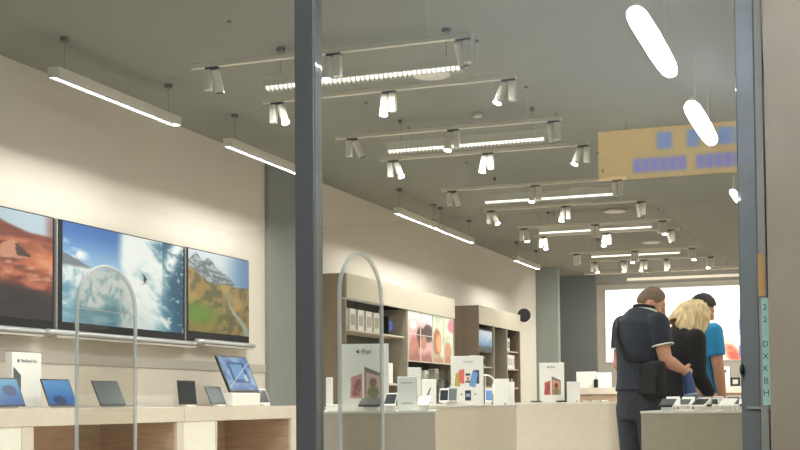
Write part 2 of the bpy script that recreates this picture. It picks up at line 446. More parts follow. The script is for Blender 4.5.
def paint_valley(U, V):
    n1 = fbm(U, V, 5, 41); n2 = fbm(U, V, 14, 43); n3 = fbm(U * .7 + V * .5, V * 2, 26, 47)
    C = mix(fill(U, c3(206, 216, 226)), fill(U, c3(96, 136, 178)), sm(U, .45, .95))
    ridge = .93 - .20 * np.abs(U - .15) - .18 * sm(U, .25, .9) + .10 * (vnoise(U, U * 0, 9, 5) - .5)
    mtn = 1 - sm(V - ridge, -.01, .015)
    rock = mix(fill(U, c3(96, 108, 114)), fill(U, c3(170, 180, 184)), sm(n3, .36, .70)); C = mix(C, rock, mtn)
    sl = .72 - .10 * sm(U, .0, .4) - .02 * U + .08 * np.abs(U - .55) + .05 * (n1 - .5)
    slope = mix(fill(U, c3(150, 124, 74)), fill(U, c3(98, 94, 58)), sm(n2, .44, .62)); slope = mix(slope, c3(180, 150, 92), sm(n1, .55, .7) * .8)
    C = mix(C, slope, 1 - sm(V - sl, -.012, .02))
    gr = np.exp(-((U - .18) / .26) ** 2 - ((V - .22) / .13) ** 2); C = mix(C, c3(104, 138, 52), np.clip(gr * 1.2, 0, 1))
    g2 = (1 - sm(V, .0, .26)) * sm(n1, .35, .6); C = mix(C, c3(150, 142, 62), g2 * .5)
    rx = .66 + .30 * (.44 - V) / .44 + .04 * np.sin(V * 14); w = .018 + .11 * np.clip(.44 - V, 0, 1)
    C = mix(C, c3(146, 158, 146), ((np.abs(U - rx) < w) & (V < .46)).astype(float) * .85)
    C = mix(C, c3(196, 200, 190), ((np.abs(U - rx) < w * .22) & (V < .42)).astype(float) * .7)
    C = mix(C, c3(150, 140, 110), (np.exp(-((U - .64) / .05) ** 2 - ((V - .46) / .10) ** 2)))
    return C
def wall_laptop(label, y0, y1, z0, z1, paint, base, nx, ny, bezel_l=.05, bezel_r=.03):
    t = thing('wall_picture', label, 'picture', (XL, (y0 + y1) / 2, z0)); h = (y1 - y0) / 2; H = z1 - z0
    box('frame', (0.004, 0.05, -h, h, 0, H), M['discblack'], t, 0.006)
    box('frame_edge', (0.002, 0.046, -h - .012, -h, 0, H), M['silver'], t)
    picture('picture_print', paint, nx, ny, (0.0515, -h + bezel_l, 0.085), (0, 2 * h - bezel_l - bezel_r, 0), (0, 0, H - .095), M['print'], t, 0.84)
    bm = new_bm()
    b0, b1 = base[0] - (y0 + y1) / 2, base[1] - (y0 + y1) / 2
    loft(bm, [(0.07, b0, -.012), (0.07, b0 + .03, -.012), (0.07, b1 - .03, -.012), (0.07, b1, -.012)], [(.05, .012), (.066, .028), (.066, .028), (.05, .012)], n=16)
    obj('laptop_base', bm, M['silver'], t, True)
    box('base_groove', (0.05, 0.139, b0 + .06, b1 - .06, -.052, -.036), M['stripgrey'], t)
    return t
wall_laptop('large wall picture of red canyon rocks, leftmost of the three', 6.31, 8.27, 1.53, 2.435, paint_canyon, (6.2, 8.08), 140, 80)
wall_laptop('large wall picture of a surfer in a blue breaking wave', 8.315, 10.28, 1.535, 2.435, paint_wave, (8.12, 10.4), 220, 110, .055, .03)
wall_laptop('large wall picture of a green mountain valley with a stream', 10.315, 11.59, 1.565, 2.44, paint_valley, (10.45, 11.6), 150, 100, .03, .008)

# ------------------------------------------------------------------ left display counters
def counter(label, y_ped, y_leg, y_open0, y_open1, y_end, xb=-5.95, xf=-5.2, top=.935):
    yc = (y_ped + y_end) / 2
    t = thing('display_counter', label, 'counter', ((xb + xf) / 2, yc, 0), 0, 'wall counters'); hx = (xf - xb) / 2
    g = lambda y: y - yc
    box('pedestal', (-hx, hx - .004, g(y_ped), g(y_leg), 0, top - .12), M['laminate_white'], t)
    box('side_panel', (-hx, hx, g(y_leg) + .001, g(y_open0), 0, top - .122), M['laminate'], t)
    box('side_panel', (-hx, hx, g(y_open1), g(y_end), 0, top - .122), M['laminate'], t)
    box('worktop', (-hx - .01, hx + .004, g(y_ped), g(y_end), top - .121, top), M['laminate'], t, 0.004)
    box('back_panel', (-hx, -hx + .04, g(y_open0), g(y_open1), 0, top - .123), M['wood'], t)
    box('liner_panel', (-hx + .041, hx - .02, g(y_open1) - .012, g(y_open1) - .001, 0, top - .124), M['wood'], t)
    box('bottom_shelf', (-hx + .041, hx - .03, g(y_open0), g(y_open1) - .013, .08, .12), M['wood'], t)
counter('pale laminate counter with open brown niche under the wave picture', 6.25, 6.856, 6.98, 8.832, 8.942, )
counter('pale laminate counter with open brown niche beside the dark mullion', 8.945, 9.47, 9.497, 10.962, 11.09)
CT = 0.935

# laptops and tablets on them (hinge line along Y, screens facing the room)
def paint_blue(U, V):
    C = mix(fill(U, c3(40, 110, 190)), fill(U, c3(84, 160, 222)), sm(V + .2 * fbm(U, V, 4, 5), .1, 1.0))
    d = ((U - .42) / .24) ** 2 + ((V - .16) / .2) ** 2
    return mix(C, c3(26, 58, 110), (d < 1).astype(float) * (.75 + .25 * (fbm(U, V, 16, 8) > .5)))
def paint_blue2(U, V):
    C = mix(fill(U, c3(36, 112, 186)), fill(U, c3(96, 170, 218)), sm(V, .1, 1.0))
    d = ((U - .66) / .22) ** 2 + ((V - .55) / .22) ** 2
    return mix(C, c3(30, 66, 124), (d < 1).astype(float) * .85)
def paint_desktop(U, V):
    C = mix(fill(U, c3(80, 122, 190)), fill(U, c3(150, 190, 226)), sm(fbm(U, V, 4, 15), .3, .7))
    w = ((U > .22) & (U < .82) & (V > .22) & (V < .86)); C = mix(C, c3(36, 74, 150), w.astype(float))
    w = ((U > .30) & (U < .72) & (V > .34) & (V < .78)); C = mix(C, c3(112, 168, 220), w.astype(float))
    d = np.abs(V - (.05 + .8 * U)); C = mix(C, c3(196, 214, 236), (d < .025).astype(float) * .8)
    w = ((U > .66) & (U < .78) & (V > .26) & (V < .46)); C = mix(C, c3(206, 222, 236), w.astype(float))
    return C
def laptop(label, yc, w, paint, lean=20, h=.215, xh=-5.5, m=None, name='laptop', cat='laptop'):
    t = thing(name, label, cat, (xh, yc, CT), 0, 'laptops and tablets on the wall counters')
    box('keyboard_base', (0.0, 0.21, -w / 2, w / 2, 0.0, 0.013), M['silver'], t, 0.004)
    box('keyboard', (0.03, 0.11, -w / 2 + .02, w / 2 - .02, 0.0131, 0.0145), M['black'], t)
    a = math.radians(lean); e = Vector((-math.sin(a), 0, math.cos(a))); nrm = Vector((math.cos(a), 0, math.sin(a)))
    lid = bpy.data.objects.new('screen_lid', None)
    bm = new_bm(); bx(bm, -.004, .004, -w / 2, w / 2, 0, h, 0.003)
    lid = obj('screen_lid', bm, M['black'], t)
    lid.location = (-.002, 0, .013); lid.rotation_euler = (0, -a, 0)
    if paint is not None:
        picture('display', paint, 44, 32, (0.0046, -w / 2 + .012, .014), (0, w - .024, 0), (0, 0, h - .026), M['screen'], lid)
    else:
        bm = new_bm(); bx(bm, .0042, .005, -w / 2 + .012, w / 2 - .012, .014, h - .012); obj('display', bm, m or M['screengrey'], lid)
    return t
laptop('open laptop with blue screen on the counter, leftmost, beside a white box', 7.115, .36, paint_blue2, 22)
laptop('open laptop with blue screen on the counter left of the security gate post', 7.735, .345, paint_blue, 22)
laptop('open laptop with dull grey screen seen through the left security gate', 8.385, .355, None, 24)
def tablet(label, yc, w, h, lean, x, frame, scr, z=CT, rz=0.0, group='laptops and tablets on the wall counters'):
    t = thing('tablet', label, 'tablet', (x, yc, z), rz, group)
    a = math.radians(lean)
    bm = new_bm(); bx(bm, -.004, .004, -w / 2, w / 2, 0, h, 0.003); b = obj('tablet_body', bm, frame, t)
    b.location = (0, 0, .018); b.rotation_euler = (0, -a, 0)
    box('display', (.0042, .005, -w / 2 + .014, w / 2 - .014, .016, h - .016), scr, b)
    box('stand', (-.06, .03, -w / 4, w / 4, 0, .017), M['white'], t, 0.004)
    return t
tablet('upright dark tablet on the counter right of the left security gate', 9.53, .30, .21, 6, -5.5, M['black'], M['screenblack'])
tablet('small tilted dark tablet on the counter left of the big blue monitor', 10.08, .285, .175, 24, -5.5, M['black'], M['screengrey'])
tablet('small white-framed tablet on the counter right of the big blue monitor', 11.0, .24, .16, 20, -5.5, M['white'], M['screenblack'])
t = thing('desktop_monitor', 'large blue-screened monitor on a white plinth on the left counter', 'monitor', (-5.5, 10.58, CT))
box('plinth', (-.14, .03, -.29, .27, 0, .125), M['white'], t, 0.01)
bm = new_bm(); bx(bm, -.012, .012, -.30, .30, 0, .375, .006); b = obj('monitor_body', bm, M['black'], t); b.location = (0, 0, .13); b.rotation_euler = (0, -math.radians(24), 0)
picture('display', paint_desktop, 60, 44, (.0126, -.28, .022), (0, .56, 0), (0, 0, .335), M['screen'], b)
bm = new_bm(); loft(bm, [(-.02, 0, .12), (-.13, 0, .2), (-.10, 0, .30)], [(.012, .05), (.012, .06), (.012, .05)], side=(1, 0, 0), n=12); obj('stand_arm', bm, M['silver'], t, True)
# box with a laptop picture
t = thing('product_box', 'tall white laptop box with small dark wording behind the leftmost laptop', 'box', (-5.76, 7.61, CT), 0)
box('carton', (-.03, .03, -.17, .17, 0, .405), M['whitepaper'], t, 0.003)
lettering('MacBook Pro', .034, (.0312, .02, .345), (PI / 2, 0, PI / 2), M['ink'], t)
fruit_logo(.03, (.0305, -.10, .345), (0, 1, 0), (0, 0, 1), M['ink'], t)
bm = new_bm(); prism(bm, [(-.155, .02), (-.155, .30), (-.07, .24), (-.07, .02)], (.0305, 0, 0), (0, 1, 0), (0, 0, 1), .0008); obj('printed_laptop', bm, M['screengrey'], t)
box('base_tray', (-.05, .09, -.2, .2, 0, .0), M['white'], t) if False else None

# ------------------------------------------------------------------ security gates
def gate(label, x):
    t = thing('security_gate', label, 'security gate', (x, 5.21, 0), 0, 'anti-theft gates')
    y0, y1, top, r = -.25, .25, 1.625, .2
    path = [(0, y0, .08), (0, y0, top - r)]
    for k in range(1, 16):
        a = PI - PI * k / 16 if False else None
    arc = [(0, -math.cos(PI * k / 18) * .25, top - r + math.sin(PI * k / 18) * r) for k in range(0, 19)]
    path = [(0, y0, .06)] + arc + [(0, y1, .06)]
    bm = new_bm(); loft(bm, path, .0095, side=(1, 0, 0), n=12); obj('frame_tube', bm, M['gatetube'], t, True)
    bm = new_bm(); poly = [(-.235, .1)] + [(-math.cos(PI * k / 18) * .235, top - r + math.sin(PI * k / 18) * (r - .012)) for k in range(0, 19)] + [(.235, .1)]
    prism(bm, poly, (-.004, 0, 0), (0, 1, 0), (0, 0, 1), .008); obj('clear_panel', bm, M['acrylic'], t)
    bm = new_bm(); cyl(bm, (0, y0, top - r + .03), (0, y1, top - r - .01), .004, 8) if False else bx(bm, -.004, .004, -.24, .24, top - r - .02, top - r - .014); obj('cross_bar', bm, M['gatetube'], t)
    box('base_foot', (-.09, .09, -.33, .33, 0, .08), M['alu_dark'], t, 0.015)
gate('clear arched security gate in front of the wave picture', -3.455)
gate('clear arched security gate in front of the tablet sign, right of the mullion', -2.12)

# ------------------------------------------------------------------ wall cabinets
def cabinet(label, y0, y1, bays, dark_side=False, top=2.46, xf=-5.6, fz=2.175):
    yc = (y0 + y1) / 2; xb = XL + .004; cx = (xb + xf) / 2
    t = thing('display_cabinet', label, 'cabinet', (cx, yc, 0), 0, 'tall wall cabinets'); hx = (xf - xb) / 2; h = (y1 - y0) / 2
    box('side_panel', (-hx, hx, -h, -h + .04, 0, top), M['woodend'], t)
    box('side_panel', (-hx, hx, h - .04, h, 0, top), M['woodend'], t)
    box('back_panel', (-hx, -hx + .02, -h + .041, h - .041, 0, top - .03), M['backp'], t)
    box('top_panel', (-hx, hx - .021, -h + .041, h - .041, top - .03, top), M['woodend'], t)
    box('fascia', (hx - .02, hx + .006, -h + .041, h, fz, top), M['fascia'], t)
    box('bottom_panel', (-hx + .021, hx - .005, -h + .041, h - .041, 0, .5), M['carcass'], t)
    for k, (a, b) in enumerate(bays):
        box('shelf', (-hx + .021, hx - .03, a - yc + .005, b - yc - .005, 1.18, 1.205), M['laminate_grey'], t)
        if b < y1 - .1:
            box('divider', (-hx + .021, hx, b - yc, b - yc + .05, .5, fz), M['carcass'], t)
    if dark_side:
        for c in t.children:
            if c.name.startswith(('side_panel', 'top_panel')): c.data.materials[0] = M['wooddark']
    return t, yc, cx, hx
ca, yca, cxa, hxa = cabinet('long taupe wall cabinet with cream fascia behind the right security gate', 13.27, 17.36, [(13.31, 15.33), (15.38, 17.32)])
dA = [(15.395, 15.87), (15.885, 16.36), (16.40, 16.86), (16.875, 17.31)]
def ad_pink(U, V):
    n = fbm(U, V, 6, 60); C = mix(fill(U, c3(222, 176, 178)), fill(U, c3(240, 234, 232)), sm(V + .25 * (n - .5), .66, .90))
    d = ((U - .20) / .16) ** 2 + ((V - .74) / .10) ** 2; C = mix(C, c3(236, 232, 228), 1 - sm(d, .6, 1.1))
    d = ((U - .82) / .26) ** 2 + ((V - .60) / .20) ** 2; C = mix(C, c3(84, 66, 72), 1 - sm(d, .7, 1.1))
    d = ((U - .50) / .16) ** 2 + ((V - .50) / .22) ** 2; C = mix(C, c3(92, 52, 48), 1 - sm(d, .7, 1.2))
    d = ((U - .62) / .13) ** 2 + ((V - .40) / .16) ** 2; C = mix(C, c3(196, 132, 104), 1 - sm(d, .7, 1.2))
    d = ((U - .24) / .22) ** 2 + ((V - .26) / .26) ** 2; C = mix(C, c3(186, 120, 100), (1 - sm(d, .6, 1.2)) * .9)
    C = mix(C, c3(150, 92, 80), (1 - sm(V + .3 * (n - .5), .08, .26)) * .8); return C
def ad_green(U, V):
    n = fbm(U, V, 6, 66); C = mix(fill(U, c3(188, 206, 172)), fill(U, c3(222, 226, 206)), sm(n, .35, .65))
    d = ((U - .92) / .24) ** 2 + ((V - .84) / .16) ** 2; C = mix(C, c3(216, 132, 150), 1 - sm(d, .6, 1.1))
    d = ((U - .18) / .22) ** 2 + ((V - .44) / .30) ** 2; C = mix(C, c3(178, 112, 76), 1 - sm(d, .7, 1.15))
    d = ((U - .26) / .13) ** 2 + ((V - .42) / .20) ** 2; C = mix(C, c3(220, 166, 130), 1 - sm(d, .7, 1.15))
    d = ((U - .70) / .20) ** 2 + ((V - .24) / .24) ** 2; C = mix(C, c3(206, 150, 120), 1 - sm(d, .7, 1.2))
    C = mix(C, c3(176, 120, 92), (1 - sm(V + .3 * (n - .5), .06, .2)) * .7); return C
ads = [ad_pink, ad_pink, ad_green, ad_green]
for k, (a, b) in enumerate(dA):
    d = box('photo_panel', (hxa - .018, hxa - .004, a - yca, b - yca, 1.50, 2.168), M['laminate_white'], ca)
    picture('photo_print', (lambda U, V, k=k: ads[k](U * .5 + .5 * (k % 2), V)), 24, 32, (hxa - .003, a - yca + .012, 1.512), (0, b - a - .024, 0), (0, 0, .645), M['print'], d)
box('rail', (hxa - .003, hxa + .003, 15.395 - yca, 16.36 - yca, 1.86, 1.868), M['laminate_white'], ca)
cb, ycb, cxb, hxb = cabinet('short brown-sided wall cabinet with cream fascia beside the black disc', 18.55, 21.05, [(18.59, 19.40), (19.45, 20.18), (20.23, 21.01)], True)
def paint_screen_ad(U, V):
    n = fbm(U, V, 7, 91); C = mix(fill(U, c3(110, 150, 196)), fill(U, c3(196, 214, 232)), sm(V + .4 * (n - .5), .3, .8))
    return mix(C, c3(60, 70, 80), (1 - sm(V + .2 * (n - .5), .18, .34)))
d = box('photo_panel', (hxb - .03, hxb - .016, 18.62 - ycb, 19.38 - ycb, 1.74, 2.10), M['black'], cb)
picture('photo_print', paint_screen_ad, 24, 24, (hxb - .015, 18.64 - ycb, 1.76), (0, .72, 0), (0, 0, .32), M['print'], d)
for s, (y0, y1) in enumerate([(18.6, 19.39), (20.24, 21.0)]):
    box('shelf', (-hxb + .021, hxb - .03, y0 - ycb, y1 - ycb, 1.50, 1.52), M['laminate_grey'], cb)
box('shelf', (-hxb + .021, hxb - .03, 20.24 - ycb, 21.0 - ycb, 1.80, 1.82), M['laminate_grey'], cb)
box('shelf', (-hxa + .021, hxa - .03, 13.32 - yca, 15.32 - yca, 1.80, 1.82), M['laminate_grey'], ca)
# goods in the cabinets
def goods(label, x, y, z, dx, dy, dz, m, face=None, group='goods in the wall cabinets', name='product_box', cat='box'):
    t = thing(name, label, cat, (x, y, z), 0, group)
    box('carton', (-dx / 2, dx / 2, -dy / 2, dy / 2, 0, dz), m, t, 0.003)
    if face: box('front_label', (dx / 2, dx / 2 + .001, -dy * .36, dy * .36, dz * .25, dz * .75), face, t)
    return t
names = ['first', 'second', 'third', 'fourth', 'fifth', 'sixth', 'seventh', 'eighth', 'ninth', 'tenth']
for k in range(5):
    goods('white box with grey label on upper shelf behind the right gate, %s from left' % names[k], -5.76, 13.50 + k * .26, 1.82, .1, .19, .26, M['white'], M['stripgrey'])
goods('dark box with blue front on the upper cabinet shelf right of the gate', -5.74, 14.98, 1.82, .1, .16, .24, M['black'], mat('blue_label', rgb(70, 96, 190), 0.5))
goods('white upright box on the lower cabinet shelf right of the gate', -5.72, 14.92, 1.205, .1, .14, .26, M['white'])
for k in range(3):
    goods('small dark accessory box on the lower cabinet shelf, %s from left' % names[k], -5.78, 13.7 + k * .34, 1.205, .1, .2, .2 + .04 * k, M['screenblack'], M['stripgrey'])
for k in range(4):
    goods('white accessory pack under the photo panels, %s from left' % names[k], -5.76, 15.6 + k * .42, 1.205, .1, .16, .2 + .03 * (k % 2), M['white'], M['stripgrey'])
for k in range(4):
    goods('white box on the middle shelf of the far cabinet, %s from left' % names[k], -5.72, 20.34 + k * .15, 1.52, .14, .115, .24, M['white'], M['stripgrey'])
for k in range(2):
    goods('small white pack on the top shelf of the far cabinet, %s from left' % names[k], -5.74, 20.38 + k * .24, 1.82, .1, .15, .22, M['white'], M['screengrey'])
for k in range(3):
    goods('dark pack on the lower shelf of the far cabinet, %s from left' % names[k], -5.74, 20.36 + k * .22, 1.205, .1, .15, .2, M['screenblack'], M['stripgrey'])
for k in range(4):
    goods('grey accessory pack below the blue picture, %s from left' % names[k], -5.76, 18.72 + k * .18, 1.52, .08, .12, .17, [M['screengrey'], M['stripgrey']][k % 2], M['black'])
t = thing('round_sign', 'black round disc sign projecting beside the far cabinet', 'sign', (-5.545, 21.12, 2.462))
bm = new_bm(); cyl(bm, (0, -.01, 0), (0, .01, 0), .118, 40); obj('disc', bm, M['discblack'], t)
bm = new_bm(); cyl(bm, (-.475, 0.02, 0), (.02, 0.02, 0), .008, 8); obj('bracket', bm, M['black'], t)

# ------------------------------------------------------------------ island tables
def table(label, x0, x1, y0, y1, top, m, rot=0.0, round_r=0.0):
    cx_, cy_ = (x0 + x1) / 2, (y0 + y1) / 2
    t = thing('display_table', label, 'table', (cx_, cy_, 0), rot, 'island display tables'); hx, hy = (x1 - x0) / 2, (y1 - y0) / 2
    def slab(z0, z1, ins, r):
        poly = []
        X, Y = hx - ins, hy - ins
        for (sx, sy_, a0) in ((1, 1, 0), (-1, 1, 90), (-1, -1, 180), (1, -1, 270)):
            rr = r if r > 0 else .006
            for k in range(7):
                a = math.radians(a0 + 15 * k); poly.append((sx * (X - rr) + rr * math.cos(a), sy_ * (Y - rr) + rr * math.sin(a)))
        bm = new_bm(); prism(bm, poly, (0, 0, z0), (1, 0, 0), (0, 1, 0), z1 - z0); return bm
    obj('body_panel', slab(.06, top - .012, .004, round_r), m, t)
    obj('plinth', slab(0, .06, .05, round_r * .6), M['darkpaint'], t)
    obj('tabletop', slab(top - .012, top, 0, round_r), M['laminate_white'], t)
    return t
TA, TB, TC, TR = .913, .93, .948, .897
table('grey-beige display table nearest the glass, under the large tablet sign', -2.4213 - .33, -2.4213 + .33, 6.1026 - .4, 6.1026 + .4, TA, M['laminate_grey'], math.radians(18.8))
table('beige display table in the middle row carrying the coloured-tablets sign', -3.2, -2.45, 7.2, 9.14, TB, M['laminate_lit'], 0, .05)
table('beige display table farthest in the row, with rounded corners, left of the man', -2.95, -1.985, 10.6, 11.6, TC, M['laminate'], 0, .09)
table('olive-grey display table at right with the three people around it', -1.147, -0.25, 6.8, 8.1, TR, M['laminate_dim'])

# ---- sign cards
WHITE = c3(243, 241, 234)
def paint_tablets(pale):
    def p(U, V):
        n = fbm(U, V, 12, 5); C = fill(U, WHITE)
        a = c3(196, 96, 92) if not pale else c3(206, 150, 146); b = c3(206, 150, 120) if not pale else c3(208, 176, 164)
        C = mix(C, a, poly_in(U, V, [(.18, .18), (.45, .18), (.45, .56), (.20, .50)]))
        C = mix(C, mix(fill(U, a), fill(U, c3(120, 60, 60)), sm(n, .45, .6)), poly_in(U, V, [(.22, .22), (.41, .22), (.41, .48), (.23, .44)]) * .6)
        C = mix(C, c3(120, 110, 104), poly_in(U, V, [(.49, .18), (.86, .18), (.86, .56), (.50, .66)]))
        C = mix(C, b, poly_in(U, V, [(.53, .20), (.83, .20), (.83, .52), (.53, .58)]))
        d = ((U - .68) / .08) ** 2 + ((V - .42) / .07) ** 2; C = mix(C, c3(90, 60, 56), (d < 1).astype(float) * (.6 if pale else .9))
        d = ((U - .68) / .13) ** 2 + ((V - .27) / .09) ** 2; C = mix(C, c3(112, 118, 76), (d < 1).astype(float) * .8)
        return C
    return p
def paint_colours(U, V):
    C = fill(U, WHITE)
    C = mix(C, c3(196, 172, 76), poly_in(U, V, [(.10, .40), (.28, .38), (.32, .68), (.14, .66)]))
    C = mix(C, c3(216, 110, 100), poly_in(U, V, [(.24, .46), (.42, .43), (.42, .74), (.24, .72)]))
    C = mix(C, c3(60, 72, 104), poly_in(U, V, [(.68, .44), (.88, .44), (.88, .72), (.70, .72)]))
    C = mix(C, c3(112, 156, 204), poly_in(U, V, [(.56, .39), (.76, .36), (.84, .66), (.66, .70)]))
    C = mix(C, c3(40, 40, 44), poly_in(U, V, [(.44, .46), (.60, .46), (.60, .65), (.44, .65)]))
    C = mix(C, c3(222, 214, 206), poly_in(U, V, [(.44, .49), (.60, .49), (.60, .61), (.44, .61)]))
    C = mix(C, c3(190, 110, 100), poly_in(U, V, [(.49, .51), (.56, .51), (.56, .57), (.49, .57)]))
    C = mix(C, c3(34, 38, 52), poly_in(U, V, [(.43, .10), (.61, .10), (.61, .31), (.43, .31)]))
    C = mix(C, c3(150, 170, 206), poly_in(U, V, [(.46, .17), (.58, .17), (.58, .24), (.46, .24)]))
    for x in (.32, .75): C = mix(C, c3(96, 92, 90), ((((U - x) / .03) ** 2 + ((V - .225) / .02) ** 2) < 1).astype(float))
    C = mix(C, c3(180, 180, 176), ((((U - .1) / .02) ** 2 + ((V - .25) / .015) ** 2) < 1).astype(float))
    return C
def card(label, x, y, z, w, h, paint, text=None, logo=True, rot=0.0, ts=.1):
    t = thing('sign_card', label, 'sign', (x, y, z), rot, 'product sign cards')
    box('card_block', (-w / 2, w / 2, 0, .025, 0, h), M['whitepaper'], t, 0.002)
    if paint is not None: picture('printed_front', paint, 64, 90, (-w / 2 + .003, -.001, .003), (w - .006, 0, 0), (0, 0, h - .006), M['print'], t)
    if text:
        lettering(text, w * ts * 1.25, (w * .03, -.0025, h * .885), (PI / 2, 0, 0), M['ink'], t)
        if logo: fruit_logo(w * .085, (-w * .14, -.002, h * .89), (1, 0, 0), (0, 0, 1), M['ink'], t)
    return t
AC = math.radians(14)
card('large white tablet sign with two tilted pinkish tablets behind the right gate', -2.425, 6.0, TA, .245, .345, paint_tablets(True), 'iPad', True, AC)
card('white sign with a fan of coloured players on the middle table', -2.59, 8.30, TB, .226, .345, paint_colours, 'iPod touch', False, AC, .055)
card('white tablet sign with red and brown tablets on the farthest table', -2.562, 10.68, TC, .215, .345, paint_tablets(False), 'iPad', True, AC)
# ---- plain white boxes and cards
def whitebox(label, x, y, z, w, h, d=.05, rot=AC, detail=None, group='white boxes on the tables'):
    t = thing('product_box', label, 'box', (x, y, z), rot, group)
    box('carton', (-w / 2, w / 2, 0, d, 0, h), M['white'], t, 0.003)
    if detail == 'pencil':
        bm = new_bm(); cyl(bm, (-.012, -.003, h * .3), (.014, -.003, h * .68), .0035, 8); obj('printed_pen', bm, M['black'], t)
        box('caption', (-.03, .03, -.001, 0, h * .12, h * .15), M['stripgrey'], t)
    elif detail == 'lines':
        for q in (.2, .8): box('caption', (-w * .3, w * .3, -.001, 0, h * q, h * q + .006), M['stripgrey'], t)
    elif detail == 'dot':
        box('caption', (w * .2, w * .3, -.001, 0, h * .03, h * .08), M['black'], t)
    return t
whitebox('narrow white box standing edge-on beside the dark mullion', -2.628, 6.0, TA, .03, .175)
whitebox('white box with faint caption lines right of the large tablet sign', -2.183, 5.97, TA, .098, .172, .03, AC, 'lines')
whitebox('taller white box half hidden behind the one right of the tablet sign', -2.225, 6.2, TA, .07, .225, .04)
whitebox('white box with a black pen printed on it, left of the coloured-players sign', -2.615, 7.55, TB, .098, .172, .03, AC, 'pencil')
whitebox('plain white box right of the coloured-players sign', -2.505, 8.86, TB, .115, .193, .05, AC, 'dot')
whitebox('narrow white box at the right end of the middle table', -2.49, 9.08, TB, .05, .175, .04)
whitebox('plain white box right of the red and brown tablet sign', -2.367, 10.66, TC, .112, .178, .05, AC, 'dot')
whitebox('small white adapter box lying beside the narrow white box by the mullion', -2.575, 5.93, TA, .07, .035, .05)
t = thing('acrylic_stand', 'clear acrylic stand behind the pen-printed white box', 'stand', (-2.66, 7.85, TB), AC, None)
bm = new_bm(); bx(bm, -.07, .07, 0, .006, 0, .24); bx(bm, -.07, .07, .09, .096, 0, .24); bx(bm, -.07, .07, .006, .09, .234, .24); obj('clear_shell', bm, M['acrylic'], t)
box('foot', (-.075, .075, -.005, .10, 0, .006), M['white'], t)

# ---- phones and small devices
def phone(label, x, y, z, rot=0.0, tilt=20, w=.062, h=.125, scr=None, body=None, group='phones on the tables', name='display_phone', cat='phone'):
    t = thing(name, label, cat, (x, y, z), rot, group)
    a = math.radians(tilt)
    if tilt < 13: a = 0.02
    bm = new_bm(); poly = [(0, 0), (.09, 0), (.09, (.004 if tilt < 13 else .02) + .09 * math.sin(a)), (0, .004 if tilt < 13 else .02)]
    prism(bm, poly, (-w * .3, -.03, 0), (0, 1, 0), (0, 0, 1), w * .6); obj('stand', bm, M['white'], t)
    bm = new_bm(); bx(bm, -w / 2, w / 2, 0, h, 0, .008, .003); b = obj('phone_body', bm, body or M['white'], t)
    b.location = (0, -.045, .005 if tilt < 13 else .021); b.rotation_euler = (a, 0, 0)
    box('screen', (-w / 2 + .004, w / 2 - .004, .014, h - .014, .0081, .009), scr or M['screenblack'], b)
    return t
phone('dark tablet lying tilted in front of the large tablet sign', -2.345, 5.87, TA, AC, 14, .11, .15, M['screengrey'], M['black'], None, 'tablet', 'tablet')
phone('white phone on a slanted stand between the tablet sign and the captioned box', -2.265, 5.95, TA, .2, 30)
phone('black phone on a stand right of the captioned white box', -2.085, 5.95, TA, .2, 22)
phone('white phone on a slanted stand between pen box and coloured-players sign', -2.585, 7.78, TB, .25, 55, .06, .11, M['screenblack'])
phone('small phone with blue screen left of the plain white box', -2.545, 8.68, TB, .25, 62, .05, .11, mat('blue_screen', rgb(96, 130, 190), .3))
phone('dark tilted tablet left of the coloured-players sign', -2.6, 7.98, TB, .25, 50, .075, .13, M['screengrey'], M['stripgrey'], None, 'tablet', 'tablet')
phone('black phone lying left of the red and brown tablet sign', -2.70, 10.66, TC, .25, 8, .1, .13, M['screenblack'], M['black'])
phone('black phone lying in front of the red and brown tablet sign', -2.47, 10.64, TC, .25, 10, .09, .09, M['screenblack'], M['black'])
for k in range(3):
    phone('white phone lying at the right end of the farthest table, %s from left' % names[k], -2.27 + k * .085, 10.70, TC, .25, 12, .06, .1, [M['screengrey'], M['screenblack'], M['white']][k])
for k in range(3):
    phone('white phone lying along the side of the middle table, %s from the glass' % names[k], -2.52 + .01 * k, 7.42 + [0, .7, 1.02][k], TB, .25, 10, .055, .1, [M['screenblack'], M['white'], M['screengrey']][k])
rng = random.Random(3)
for j in range(4):
    for i in range(5):
        x = -1.02 + i * .165 + rng.uniform(-.015, .015); y = 6.95 + j * .28 + rng.uniform(-.02, .02)
        dark = (i * 3 + j * 2) % 5 == 0
        phone('%s phone on the right-hand table, %s from left in the %s row from the glass' % ('black' if dark else 'white', names[i], names[j]), x, y, TR, rng.uniform(-.2, .2), 16 + 6 * (j % 2), .078, .14,
              [M['screengrey'], M['screenblack'], M['white'], M['stripgrey']][(i + 2 * j) % 4], M['black'] if dark else M['white'], 'phones on the right-hand table')

# ---- headphones
def headphones(label, x, y, z, m, r=.075, rot=AC, dark=False):
    t = thing('headphones', label, 'headphones', (x, y, z), rot, 'headphones on stands')
    path = [(math.cos(PI * k / 14) * r, 0, .15 + math.sin(PI * k / 14) * r) for k in range(15)]
    bm = new_bm(); loft(bm, path, [(.012, .006)] * 15, side=(0, 1, 0), n=10); obj('headband', bm, m, t, True)
    for s in (-1, 1):
        bm = new_bm(); loft(bm, [(s * (r + .008), 0, .12), (s * (r - .022), 0, .12)], [(.032, .036), (.034, .038)], side=(0, 1, 0), n=16)
        obj('ear_cup', bm, m, t, True)
    bm = new_bm(); cyl(bm, (0, .0, .006), (0, .0, .15 + r - .008), .006, 10); obj('stand_post', bm, M['silver'], t)
    bm = new_bm(); cyl(bm, (0, 0, 0), (0, 0, .008), .06, 24); obj('stand_base', bm, M['silver'], t)
headphones('white headphones on a stand right of the coloured-players sign', -2.66, 8.98, TB, M['white'], .075)
headphones('black headphones on a stand left of the coloured-players sign', -2.70, 8.10, TB, M['black'], .035)

